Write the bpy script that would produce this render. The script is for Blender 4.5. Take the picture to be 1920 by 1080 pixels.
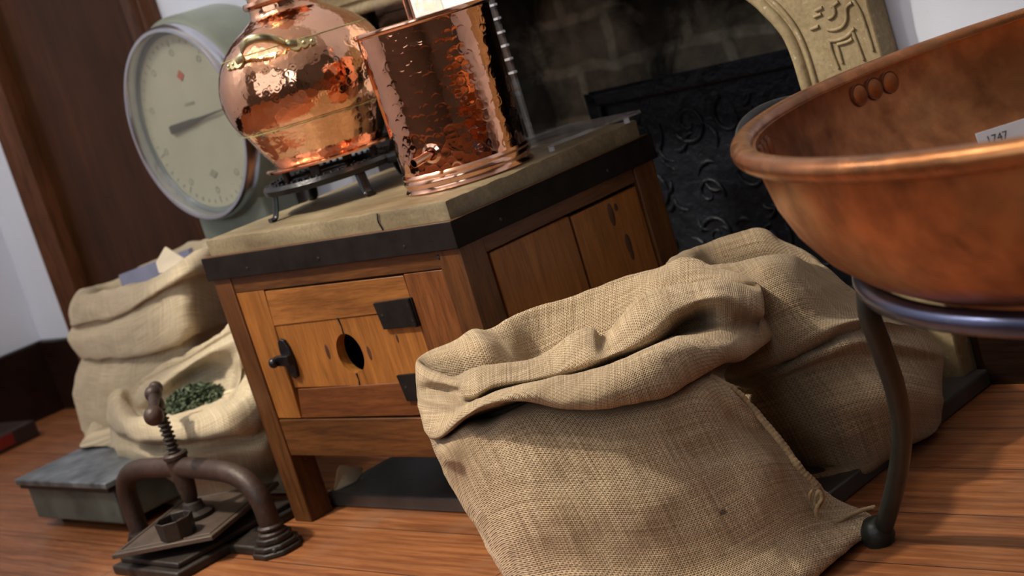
import bpy, bmesh, math, random
from math import sin, cos, pi, radians
from mathutils import Vector, Matrix, noise

for o in list(bpy.data.objects):
    bpy.data.objects.remove(o)
S = bpy.context.scene
COL = S.collection
random.seed(7)

# ------------------------------------------------------------------ camera
FPX, PITCH, ROLL, CAMH, YAW = 2955.4, .1841, -.2977, .8301, -.8313
_F = Vector((0, cos(PITCH), -sin(PITCH))); _R = Vector((1, 0, 0)); _U = _R.cross(_F)
CR = cos(ROLL) * _R + sin(ROLL) * _U
CU = -sin(ROLL) * _R + cos(ROLL) * _U
CAMP = Vector((0, 0, CAMH))
cd = bpy.data.cameras.new('camera'); cam = bpy.data.objects.new('camera', cd); COL.objects.link(cam)
m = Matrix((( CR.x, CU.x, -_F.x, CAMP.x), (CR.y, CU.y, -_F.y, CAMP.y), (CR.z, CU.z, -_F.z, CAMP.z), (0, 0, 0, 1)))
cam.matrix_world = m
cd.sensor_width = 36; cd.lens = FPX / 1920 * 36; cd.clip_start = .05; cd.clip_end = 60
cd.dof.use_dof = True; cd.dof.focus_distance = 2.12; cd.dof.aperture_fstop = 6.0
S.camera = cam
# the room's own frame: x runs along the fireplace wall, y into it; the origin is the cabinet's front right foot
O0 = Vector((-.0594, 2.3276, 0))
ROOM = Matrix.Translation(O0) @ Matrix.Rotation(YAW, 4, 'Z')

# ------------------------------------------------------------------ light
S.view_settings.view_transform = 'Standard'; S.view_settings.look = 'None'
S.view_settings.gamma = 1; S.view_settings.use_curve_mapping = False
S.view_settings.exposure = -.28
w = bpy.data.worlds.new('world'); S.world = w; w.use_nodes = True
w.node_tree.nodes['Background'].inputs[0].default_value = (.75, .85, 1, 1)
w.node_tree.nodes['Background'].inputs[1].default_value = .25

def area(name, loc, aim, sx, sy, power, color):
    l = bpy.data.lights.new(name, 'AREA'); l.shape = 'RECTANGLE'; l.size = sx; l.size_y = sy
    l.energy = power; l.color = color
    o = bpy.data.objects.new(name, l); COL.objects.link(o)
    p = ROOM @ Vector(loc); q = ROOM @ Vector(aim)
    o.matrix_world = Matrix.Translation(p) @ (q - p).to_track_quat('-Z', 'Y').to_matrix().to_4x4()
    return o
RA0, RA1, RB0, RB1, RZ = -2.69, 3.3, -3.4, .63, 3.2      # room extents
WIN = [(-1.65, 1.25, .95, 3.05), (1.7, 2.5, 1.15, 2.95)]         # windows of the rear wall: x0, x1, z0, z1
area('daylight_window_left', (-.2, RB0 - .12, 2.0), (-.2, 0, 1.7), 2.9, 2.1, 32, (.93, .96, 1))
area('daylight_window_right', (2.1, RB0 - .12, 2.05), (2.1, 0, 2.05), .8, 1.8, 24, (.86, .93, 1))
def lamp(name, loc, power, r, color):
    l = bpy.data.lights.new(name, 'POINT'); l.energy = power; l.shadow_soft_size = r; l.color = color
    o = bpy.data.objects.new(name, l); COL.objects.link(o); o.location = ROOM @ Vector(loc)
lamp('added_fill_front', (-.5, -1.5, 2.88), 58, .09, (1, .93, .84))  # unseen point light, added to brighten the ceiling and its reflections
l = bpy.data.lights.new('added_key_spot', 'SPOT'); l.energy = 430; l.shadow_soft_size = .07; l.color = (1, .91, .77); l.spot_size = radians(42); l.spot_blend = .55  # unseen spot without a fixture, added for stronger contrast
o = bpy.data.objects.new('added_key_spot', l); COL.objects.link(o)
p = ROOM @ Vector((-1.05, -1.25, 2.75)); q = ROOM @ Vector((-.22, -.06, .40))
o.matrix_world = Matrix.Translation(p) @ (q - p).to_track_quat('-Z', 'Y').to_matrix().to_4x4()
lamp('added_fill_left', (-2.0, -1.2, 2.8), 50, .11, (1, .95, .88))  # unseen point light, added to brighten the left side and ceiling

# point of the scene on a pixel's ray (used only to read measurements off the photograph)
def ray(x, y): return _F + (x - 960) / FPX * CR - (y - 540) / FPX * CU
def atY(x, y, Y): d = ray(x, y); return CAMP + d * (Y / d.y)
def atZ(x, y, z): d = ray(x, y); return CAMP + d * ((z - CAMH) / d.z)
UV_V = Vector((-sin(YAW), cos(YAW), 0)); UV_U = Vector((cos(YAW), sin(YAW), 0))
def atB(x, y, b): d = ray(x, y); return CAMP + d * ((b + UV_V.dot(O0)) - UV_V.dot(CAMP)) / UV_V.dot(d)
def room(p): return ROOM.inverted() @ p

# ------------------------------------------------------------------ helpers
def mat_new(name):
    m = bpy.data.materials.new(name); m.use_nodes = True
    nt = m.node_tree; b = nt.nodes['Principled BSDF']
    return m, nt, b
class N:
    """small node-graph writer"""
    def __init__(s, nt): s.nt = nt
    def n(s, t, **kw):
        x = s.nt.nodes.new(t)
        for k, v in kw.items(): setattr(x, k, v)
        return x
    def link(s, a, b): s.nt.links.new(a, b)
    def coord(s, kind='Object', scale=(1, 1, 1), rot=(0, 0, 0), loc=(0, 0, 0)):
        c = s.n('ShaderNodeTexCoord'); mp = s.n('ShaderNodeMapping')
        mp.inputs['Scale'].default_value = scale; mp.inputs['Rotation'].default_value = rot; mp.inputs['Location'].default_value = loc
        s.link(c.outputs[kind], mp.inputs[0]); return mp.outputs[0]
    def noise(s, vec, scale, detail=4, rough=.55, dist=0):
        x = s.n('ShaderNodeTexNoise'); x.inputs['Scale'].default_value = scale; x.inputs['Detail'].default_value = detail
        x.inputs['Roughness'].default_value = rough; x.inputs['Distortion'].default_value = dist
        s.link(vec, x.inputs['Vector']); return x.outputs['Fac']
    def vor(s, vec, scale, feature='F1', out='Distance', rnd=1):
        x = s.n('ShaderNodeTexVoronoi', feature=feature); x.inputs['Scale'].default_value = scale
        x.inputs['Randomness'].default_value = rnd
        s.link(vec, x.inputs['Vector']); return x.outputs[out]
    def wave(s, vec, scale, direction='X', dist=0, dscale=1, prof='SIN', detail=2):
        x = s.n('ShaderNodeTexWave', bands_direction=direction, wave_profile=prof)
        x.inputs['Scale'].default_value = scale; x.inputs['Distortion'].default_value = dist
        x.inputs['Detail Scale'].default_value = dscale; x.inputs['Detail'].default_value = detail
        s.link(vec, x.inputs['Vector']); return x.outputs['Fac']
    def ramp(s, f, stops, interp='LINEAR'):
        x = s.n('ShaderNodeValToRGB'); x.color_ramp.interpolation = interp
        e = x.color_ramp.elements
        while len(e) < len(stops): e.new(.5)
        for i, (p, c) in enumerate(stops):
            e[i].position = p; e[i].color = tuple(c) + ((1,) if len(c) == 3 else ())
        s.link(f, x.inputs[0]); return x.outputs[0]
    def math(s, op, a, b=None, clamp=False):
        x = s.n('ShaderNodeMath', operation=op, use_clamp=clamp)
        for i, v in enumerate((a, b)):
            if v is None: continue
            if isinstance(v, (int, float)): x.inputs[i].default_value = v
            else: s.link(v, x.inputs[i])
        return x.outputs[0]
    def mix(s, f, a, b, mode='MIX'):
        x = s.n('ShaderNodeMix', data_type='RGBA', blend_type=mode)
        for i, v in ((0, f), (6, a), (7, b)):
            if isinstance(v, (int, float)): x.inputs[i].default_value = v
            elif isinstance(v, (tuple, list)): x.inputs[i].default_value = tuple(v) + ((1,) if len(v) == 3 else ())
            else: s.link(v, x.inputs[i])
        return x.outputs[2]
    def bump(s, h, strength, dist=.01, normal=None):
        x = s.n('ShaderNodeBump'); x.inputs['Strength'].default_value = strength; x.inputs['Distance'].default_value = dist
        s.link(h, x.inputs['Height'])
        if normal is not None: s.link(normal, x.inputs['Normal'])
        return x.outputs[0]

def simple(name, color, rough=.5, metal=0, var=.15, nscale=20, bump=.1, bscale=80, spec=.5, coat=0, bdist=.002):
    m, nt, b = mat_new(name); g = N(nt); v = g.coord('Object')
    f = g.noise(v, nscale, 5)
    lo = tuple(c * (1 - var) for c in color); hi = tuple(min(1, c * (1 + var)) for c in color)
    g.link(g.ramp(f, [(.3, lo), (.7, hi)]), b.inputs['Base Color'])
    b.inputs['Roughness'].default_value = rough; b.inputs['Metallic'].default_value = metal
    b.inputs['Specular IOR Level'].default_value = spec; b.inputs['Coat Weight'].default_value = coat
    if bump: g.link(g.bump(g.noise(v, bscale, 4), bump, bdist), b.inputs['Normal'])
    return m

def wood(name, c1, c2, axis='X', rough=.5, sc=1.0, knots=0, seed=0, streak=.6, spec=.35):
    m, nt, b = mat_new(name); g = N(nt)
    k = {'X': (1.2, 14, 14), 'Y': (14, 1.2, 14), 'Z': (14, 14, 1.2)}[axis]
    v = g.coord('Object', scale=tuple(a * sc for a in k), loc=(seed, seed * 1.7, seed * .6))
    v0 = g.coord('Object', loc=(seed, seed, seed))
    warp = g.noise(v0, 5, 2)
    f = g.noise(v, 3.0, 8, .62, .9)
    fine = g.noise(v, 16.0, 4, .7)
    col = g.ramp(f, [(.28, c1), (.5, tuple((a + b_) / 2 for a, b_ in zip(c1, c2))), (.72, c2)])
    col = g.mix(streak, col, g.ramp(fine, [(.35, (.35, .3, .28)), (.6, (1, 1, 1))]), 'MULTIPLY')
    col = g.mix(.55, col, g.ramp(warp, [(.35, (.55, .5, .45)), (.65, (1.1, 1.05, 1.0))]), 'MULTIPLY')
    g.link(col, b.inputs['Base Color'])
    b.inputs['Roughness'].default_value = rough; b.inputs['Specular IOR Level'].default_value = spec
    g.link(g.bump(fine, .25, .0015), b.inputs['Normal'])
    return m

def burlap(name, c_lo, c_hi, pitch=.0027, stain=(.35, .22, .11), bstr=1.0, spots=()):
    m, nt, b = mat_new(name); g = N(nt)
    uv = g.coord('UV'); ob = g.coord('Object')
    sc = .31416 / pitch
    wx = g.wave(uv, sc, 'X', 2.2, .10); wy = g.wave(uv, sc, 'Y', 2.2, .10)
    # plain weave: threads pass over and under in turn
    wx2 = g.wave(uv, sc / 2, 'X', 1.1, .20); wy2 = g.wave(uv, sc / 2, 'Y', 1.1, .20)
    a = g.math('MULTIPLY', g.math('SUBTRACT', wx2, .5), g.math('SUBTRACT', wy2, .5))
    h = g.math('ADD', g.math('MULTIPLY', g.math('ADD', wx, wy), .5), g.math('MULTIPLY', a, 1.4))
    slub1 = g.noise(g.coord('UV', scale=(420, 9, 1)), 1, 2); slub2 = g.noise(g.coord('UV', scale=(9, 420, 1)), 1, 2)
    sl = g.math('ADD', slub1, slub2)
    big = g.noise(ob, 9, 4); fib = g.noise(g.coord('UV', scale=(900, 900, 1)), 1, 3)
    col = g.ramp(g.math('MULTIPLY', sl, .5), [(.37, c_lo), (.63, c_hi)])
    col = g.mix(.6, col, g.ramp(h, [(.05, (.25, .2, .16)), (.40, (1, 1, 1))]), 'MULTIPLY')
    col = g.mix(g.math('MULTIPLY', g.ramp(big, [(.52, (0, 0, 0)), (.75, (1, 1, 1))]), .35), col, stain)
    spk = g.ramp(g.noise(ob, 95, 2), [(.72, (0, 0, 0)), (.76, (1, 1, 1))])
    col = g.mix(g.math('MULTIPLY', spk, .6), col, (.12, .06, .03))
    for pw_, rad_, c_ in spots:
        geo = g.n('ShaderNodeNewGeometry'); dn_ = g.n('ShaderNodeVectorMath', operation='DISTANCE')
        g.link(geo.outputs['Position'], dn_.inputs[0]); dn_.inputs[1].default_value = pw_
        dd_ = g.math('ADD', g.math('DIVIDE', dn_.outputs['Value'], rad_), g.math('SUBTRACT', g.noise(ob, 260, 2), .5))
        col = g.mix(g.math('MULTIPLY', g.ramp(dd_, [(.6, (1, 1, 1)), (.95, (0, 0, 0))]), .8), col, c_)
    g.link(col, b.inputs['Base Color'])
    b.inputs['Roughness'].default_value = .85; b.inputs['Specular IOR Level'].default_value = .2
    b.inputs['Sheen Weight'].default_value = .25; b.inputs['Sheen Roughness'].default_value = .5
    b.inputs['Sheen Tint'].default_value = (1, .93, .8, 1)
    hh = g.math('ADD', h, g.math('MULTIPLY', sl, .6))
    hh = g.math('ADD', hh, g.math('MULTIPLY', fib, .35))
    g.link(g.bump(hh, bstr, .0011), b.inputs['Normal'])
    return m

def copper(name, hammered, color=(.93, .50, .32), rough=.09, scale=70, strength=.35, dist=.003, anis=(1, 1, 1)):
    m, nt, b = mat_new(name); g = N(nt); v = g.coord('Object', scale=anis)
    b.inputs['Metallic'].default_value = 1
    f = g.noise(v, 14, 5)
    g.link(g.ramp(f, [(.3, tuple(c * .82 for c in color)), (.7, color)]), b.inputs['Base Color'])
    g.link(g.ramp(g.noise(v, 30, 4), [(.35, (rough * .7,) * 3), (.75, (rough * 1.6,) * 3)]), b.inputs['Roughness'])
    if hammered:
        vv = g.vor(v, scale, 'F1'); vv = g.math('MULTIPLY', g.math('MULTIPLY', vv, vv), 1.6)
        rings = g.math('SINE', g.math('MULTIPLY', vv, 9.0))
        h = g.math('ADD', vv, g.math('MULTIPLY', rings, .10))
        h = g.math('ADD', h, g.math('MULTIPLY', g.noise(v, 12, 2), .35))
        g.link(g.bump(h, strength, dist), b.inputs['Normal'])
    return m

M = {}
M['wood_frame'] = wood('dark_oiled_wood', (.070, .025, .007), (.165, .064, .018), 'Z', .42)
M['wood_frame_x'] = wood('dark_oiled_wood_rail', (.070, .025, .007), (.175, .068, .018), 'X', .42, seed=3)
M['wood_frame_y'] = wood('dark_oiled_wood_side', (.070, .025, .007), (.165, .062, .017), 'Y', .42, seed=5)
M['wood_orange_x'] = wood('orange_pine_rail', (.19, .070, .015), (.38, .155, .040), 'X', .4, seed=2, streak=.5)
M['wood_orange_z'] = wood('orange_pine_panel', (.22, .080, .016), (.44, .175, .042), 'Z', .38, seed=7, streak=.4)
M['wood_brown_x'] = wood('brown_door_rail', (.11, .035, .010), (.22, .075, .02), 'X', .42, seed=9)
M['wood_brown_z'] = wood('brown_stile', (.14, .045, .012), (.26, .095, .028), 'Z', .42, seed=11)
M['floorwood'] = None
M['iron_band'] = simple('blackened_iron_band', (.012, .009, .008), .65, 0, .35, 30, .25, 120, spec=.1)
M['iron'] = simple('black_cast_iron', (.007, .007, .008), .28, .2, .3, 40, .5, 160, bdist=.001)
M['iron_grey'] = simple('grey_iron', (.016, .018, .015), .42, .2, .25, 40, .15, 160)
M['iron_blue'] = simple('dark_blue_steel', (.12, .135, .22), .24, .95, .2, 10, .05, 100)
M['rust'] = simple('rusty_brown_iron', (.045, .025, .018), .5, .25, .45, 22, .6, 120)
M['rust_dark'] = simple('dark_brown_iron', (.024, .017, .013), .5, .25, .45, 22, .6, 120)
M['platen'] = simple('worn_grey_brown_iron', (.085, .06, .045), .5, .25, .35, 14, .5, 90)
M['stone'] = None
M['brass'] = simple('old_brass', (.60, .50, .27), .28, 1, .25, 30, .3, 60)
M['chrome'] = simple('brushed_chrome', (.62, .63, .68), .22, 1, .1, 10, .05, 60)
M['scale_paint'] = simple('grey_green_enamel', (.235, .265, .215), .42, 0, .14, 8, .15, 60, coat=.2)
M['platform_paint'] = simple('worn_grey_green_paint', (.085, .10, .083), .48, .1, .4, 10, .4, 60)
M['platform_top'] = simple('scuffed_steel_lid', (.13, .15, .16), .34, .3, .75, 16, .4, 40)
M['dial'] = simple('cream_dial', (.52, .50, .33), .5, 0, .08, 6, 0)
M['dial_ink'] = simple('faded_ink', (.36, .34, .23), .6, 0, .1)
M['dial_red'] = simple('faded_red_ink', (.50, .13, .06), .6, 0, .1)
M['ink'] = simple('black_ink', (.05, .045, .04), .6, 0, .1)
M['needle'] = simple('dark_needle', (.09, .08, .05), .5, 0, .1)
M['wall'] = simple('white_plaster', (.70, .74, .84), .85, 0, .02, 3, .25, 300, bdist=.001)
M['ceiling'] = simple('ceiling_paint', (.85, .81, .75), .9, 0, .03, 3, 0)
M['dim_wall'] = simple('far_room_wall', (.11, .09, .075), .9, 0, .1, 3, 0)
M['baseboard'] = wood('black_brown_baseboard', (.012, .006, .004), (.03, .013, .008), 'X', .3)
M['door_wood'] = wood('red_brown_door', (.032, .011, .003), (.075, .026, .007), 'Z', .42, sc=.4, streak=.3, spec=.18)
M['door_trim'] = wood('red_brown_trim', (.075, .026, .010), (.19, .075, .032), 'Z', .35, sc=.7)
M['paper'] = simple('white_paper', (.86, .88, .92), .7, 0, .02, 5, 0)
M['rope'] = simple('jute_rope', (.42, .30, .16), .85, 0, .3, 60, .6, 300)
M['dark_slab'] = simple('dark_stone_slab', (.060, .057, .055), .32, 0, .35, 9, .3, 50)
M['fireback'] = simple('blackened_fireback', (.013, .016, .023), .45, .3, .4, 25, .9, 45, bdist=.006)
M['redbox'] = simple('dark_red_paint', (.16, .012, .008), .5, 0, .3, 10, .1)
M['brownbox'] = simple('dark_brown_box', (.03, .016, .013), .5, 0, .3, 10, .1)
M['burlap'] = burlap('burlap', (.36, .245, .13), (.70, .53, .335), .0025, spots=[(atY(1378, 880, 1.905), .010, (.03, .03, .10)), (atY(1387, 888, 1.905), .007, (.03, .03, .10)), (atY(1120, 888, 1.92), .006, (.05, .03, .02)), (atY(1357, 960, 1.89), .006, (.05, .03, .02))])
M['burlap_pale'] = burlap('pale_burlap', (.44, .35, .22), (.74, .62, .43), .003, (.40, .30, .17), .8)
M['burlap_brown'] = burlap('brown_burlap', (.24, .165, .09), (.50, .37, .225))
M['copper_pot'] = copper('hammered_copper_pot', 1, (.93, .50, .31), .06, 85, .13, .0035)
M['copper_can'] = copper('hammered_copper_can', 1, (.90, .45, .28), .05, 70, .11, .0040)
M['copper_plain'] = copper('smooth_copper', 0, (.93, .52, .36), .12)

def mk_stone():
    m, nt, b = mat_new('worn_tan_slab'); g = N(nt); v = g.coord('Object')
    f = g.noise(v, 7, 6); sp = g.noise(v, 160, 3)
    st = g.noise(g.coord('Object', scale=(2, 14, 14)), 4, 5)
    col = g.ramp(f, [(.3, (.15, .115, .062)), (.55, (.23, .185, .11)), (.75, (.32, .265, .165))])
    col = g.mix(.5, col, g.ramp(st, [(.35, (.6, .55, .48)), (.65, (1.1, 1.08, 1.02))]), 'MULTIPLY')
    col = g.mix(.35, col, g.ramp(sp, [(.35, (.5, .45, .4)), (.6, (1.1, 1.1, 1.1))]), 'MULTIPLY')
    g.link(col, b.inputs['Base Color']); b.inputs['Roughness'].default_value = .48
    h = g.math('ADD', g.math('MULTIPLY', sp, .4), g.noise(v, 30, 5))
    g.link(g.bump(h, .35, .004), b.inputs['Normal'])
    return m
M['stone'] = mk_stone()

def mk_carved():
    m, nt, b = mat_new('tan_limestone'); g = N(nt); v = g.coord('Object')
    f = g.noise(v, 9, 6); sp = g.noise(v, 120, 4); pit = g.ramp(g.noise(v, 70, 3), [(.66, (0, 0, 0)), (.72, (1, 1, 1))])
    col = g.ramp(f, [(.3, (.23, .165, .08)), (.6, (.36, .28, .155)), (.8, (.46, .38, .25))])
    col = g.mix(.4, col, g.ramp(sp, [(.35, (.55, .5, .45)), (.62, (1.1, 1.1, 1.1))]), 'MULTIPLY')
    col = g.mix(g.math('MULTIPLY', pit, .5), col, (.7, .62, .5))
    g.link(col, b.inputs['Base Color']); b.inputs['Roughness'].default_value = .75
    g.link(g.bump(g.math('ADD', g.math('MULTIPLY', sp, .5), g.noise(v, 40, 5)), .6, .003), b.inputs['Normal'])
    return m
M['carved'] = mk_carved()

def mk_floor():
    m, nt, b = mat_new('orange_brown_floorboards'); g = N(nt)
    v = g.coord('Object')
    br = g.n('ShaderNodeTexBrick'); br.offset = .37
    br.inputs['Scale'].default_value = 1; br.inputs['Mortar Size'].default_value = .0012; br.inputs['Mortar Smooth'].default_value = .3
    br.inputs['Brick Width'].default_value = 2.6; br.inputs['Row Height'].default_value = .145
    br.inputs['Color1'].default_value = (0, 0, 0, 1); br.inputs['Color2'].default_value = (1, 1, 1, 1); br.inputs['Mortar'].default_value = (.5, .5, .5, 1)
    g.link(v, br.inputs['Vector'])
    # per-board offset of the grain
    add = g.n('ShaderNodeVectorMath', operation='ADD'); sc = g.n('ShaderNodeVectorMath', operation='SCALE')
    g.link(br.outputs['Color'], sc.inputs[0]); sc.inputs['Scale'].default_value = 7
    g.link(v, add.inputs[0]); g.link(sc.outputs[0], add.inputs[1])
    mp = g.n('ShaderNodeMapping'); mp.inputs['Scale'].default_value = (1.0, 15, 1); g.link(add.outputs[0], mp.inputs[0])
    grain = g.noise(mp.outputs[0], 4, 8, .62, 1.0)
    rings = g.wave(mp.outputs[0], .9, 'Y', 5, .9, detail=3)
    fine = g.noise(mp.outputs[0], 28, 4, .7)
    col = g.ramp(grain, [(.28, (.15, .050, .016)), (.5, (.27, .100, .034)), (.72, (.40, .160, .058))])
    col = g.mix(.45, col, g.ramp(rings, [(.2, (.62, .45, .36)), (.5, (1, 1, 1))]), 'MULTIPLY')
    col = g.mix(.5, col, g.ramp(fine, [(.35, (.6, .5, .45)), (.6, (1.05, 1.05, 1.05))]), 'MULTIPLY')
    dust = g.noise(v, 5, 4)
    col = g.mix(g.math('MULTIPLY', g.ramp(dust, [(.5, (0, 0, 0)), (.75, (1, 1, 1))]), .3), col, (.35, .22, .14))
    col = g.mix(br.outputs['Fac'], col, (.02, .01, .006))
    g.link(col, b.inputs['Base Color'])
    g.link(g.ramp(grain, [(.3, (.5,) * 3), (.7, (.36,) * 3)]), b.inputs['Roughness'])
    b.inputs['Specular IOR Level'].default_value = .4
    h = g.math('SUBTRACT', g.math('MULTIPLY', fine, .4), g.math('MULTIPLY', br.outputs['Fac'], 2.0))
    g.link(g.bump(h, .35, .002), b.inputs['Normal'])
    return m
M['floorwood'] = mk_floor()

def mk_firebrick():
    m, nt, b = mat_new('sooty_fire_stones'); g = N(nt)
    v = g.coord('Object')
    rot = g.coord('Object', rot=(radians(90), 0, 0))
    wv = g.n('ShaderNodeVectorMath', operation='ADD')
    nz = g.n('ShaderNodeTexNoise'); nz.inputs['Scale'].default_value = 7; g.link(v, nz.inputs['Vector'])
    sc = g.n('ShaderNodeVectorMath', operation='SCALE'); sc.inputs['Scale'].default_value = .05; g.link(nz.outputs['Color'], sc.inputs[0])
    g.link(rot, wv.inputs[0]); g.link(sc.outputs[0], wv.inputs[1])
    br = g.n('ShaderNodeTexBrick'); br.offset = .45
    br.inputs['Brick Width'].default_value = .21; br.inputs['Row Height'].default_value = .115; br.inputs['Mortar Size'].default_value = .018
    br.inputs['Mortar Smooth'].default_value = .6; br.inputs['Scale'].default_value = 1
    br.inputs['Color1'].default_value = (.16, .14, .10, 1); br.inputs['Color2'].default_value = (.15, .09, .055, 1); br.inputs['Mortar'].default_value = (.42, .38, .28, 1)
    g.link(wv.outputs[0], br.inputs['Vector'])
    soot = g.noise(v, 3.4, 5, .6, .6)
    grime = g.noise(v, 22, 5)
    col = g.mix(.35, br.outputs['Color'], (.40, .36, .27))
    col = g.mix(.6, col, g.ramp(grime, [(.35, (.35, .35, .35)), (.65, (1.2, 1.2, 1.2))]), 'MULTIPLY')
    # pale patches around set points, left clear of the soot black
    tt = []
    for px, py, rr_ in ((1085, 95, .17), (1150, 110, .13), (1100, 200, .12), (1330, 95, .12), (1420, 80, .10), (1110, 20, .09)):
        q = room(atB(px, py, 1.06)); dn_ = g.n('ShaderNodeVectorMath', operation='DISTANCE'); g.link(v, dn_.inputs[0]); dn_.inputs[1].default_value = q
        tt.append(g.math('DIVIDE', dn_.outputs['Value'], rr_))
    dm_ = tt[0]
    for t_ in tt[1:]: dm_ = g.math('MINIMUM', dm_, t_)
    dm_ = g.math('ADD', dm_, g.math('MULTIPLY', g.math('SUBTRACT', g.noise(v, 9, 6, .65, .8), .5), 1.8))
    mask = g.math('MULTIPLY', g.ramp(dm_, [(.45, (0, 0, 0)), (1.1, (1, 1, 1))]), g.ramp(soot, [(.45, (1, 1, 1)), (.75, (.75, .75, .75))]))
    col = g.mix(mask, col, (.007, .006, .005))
    g.link(col, b.inputs['Base Color']); b.inputs['Roughness'].default_value = .9
    g.link(g.bump(g.math('ADD', g.noise(v, 30, 5), g.math('MULTIPLY', br.outputs['Fac'], -.5)), .6, .01), b.inputs['Normal'])
    return m
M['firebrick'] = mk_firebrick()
M['soot'] = simple('soot_black', (.006, .005, .005), .95, 0, .4, 8, .3, 30)

def mk_bowl(name='aged_copper', k=1.0, r0=.0):
    m, nt, b = mat_new(name); g = N(nt); v = g.coord('Object')
    b.inputs['Metallic'].default_value = .85
    f = g.noise(v, 5, 6, .6, .4); f2 = g.noise(v, 26, 5)
    col = g.ramp(f, [(.28, (.16, .07, .028)), (.42, (.42, .165, .06)), (.55, (.55, .225, .085)), (.68, (.50, .28, .12)), (.8, (.62, .34, .16))])
    col = g.mix(.55, col, g.ramp(f2, [(.35, (.45, .40, .36)), (.62, (1.1, 1.08, 1.05))]), 'MULTIPLY')
    blot = g.noise(g.coord('Object', loc=(3, 1, 2)), 11, 3)
    col = g.mix(g.math('MULTIPLY', g.ramp(blot, [(.62, (0, 0, 0)), (.70, (1, 1, 1))]), .5), col, (.10, .055, .03))
    g.link(col, b.inputs['Base Color'])
    if k != 1: col = g.mix(k, col, (.74, .44, .28))
    g.link(g.ramp(f2, [(.3, (.46 + r0,) * 3), (.7, (.31 + r0,) * 3)]), b.inputs['Roughness'])
    vv = g.vor(v, 45, 'SMOOTH_F1')
    g.link(g.bump(g.math('ADD', vv, g.math('MULTIPLY', f2, .5)), .22, .003), b.inputs['Normal'])
    return m
M['bowl'] = mk_bowl()
M['bowl_rim'] = mk_bowl('worn_copper_rim', .6, -.08)

def mk_clear(name, tint=(.97, .98, 1), glossy=.1, rough=.02, opaque=0.0):
    m, nt, b = mat_new(name); g = N(nt); out = nt.nodes['Material Output']
    tr = g.n('ShaderNodeBsdfTransparent'); tr.inputs[0].default_value = tint + (1,)
    gl = g.n('ShaderNodeBsdfGlossy'); gl.inputs['Roughness'].default_value = rough
    lw_ = g.n('ShaderNodeLayerWeight'); lw_.inputs[0].default_value = .5
    ns = g.noise(g.coord('Object'), 40, 3)
    fr = g.math('ADD', g.math('MULTIPLY', g.math('POWER', lw_.outputs['Facing'], 5), .9), .04)
    f = g.math('ADD', fr, g.math('MULTIPLY', ns, glossy), True)
    mx = g.n('ShaderNodeMixShader'); g.link(f, mx.inputs[0]); g.link(tr.outputs[0], mx.inputs[1]); g.link(gl.outputs[0], mx.inputs[2])
    last = mx.outputs[0]
    if opaque:
        df = g.n('ShaderNodeBsdfDiffuse'); df.inputs[0].default_value = (.75, .78, .85, 1)
        m2 = g.n('ShaderNodeMixShader'); m2.inputs[0].default_value = opaque
        g.link(last, m2.inputs[1]); g.link(df.outputs[0], m2.inputs[2]); last = m2.outputs[0]
    g.link(last, out.inputs['Surface'])
    return m
M['acrylic'] = mk_clear('clear_acrylic', glossy=.08, opaque=.04)
M['acrylic_edge'] = mk_clear('frosted_acrylic_edge', glossy=.15, opaque=.55)
M['glass'] = mk_clear('dial_glass', glossy=.0)

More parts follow.
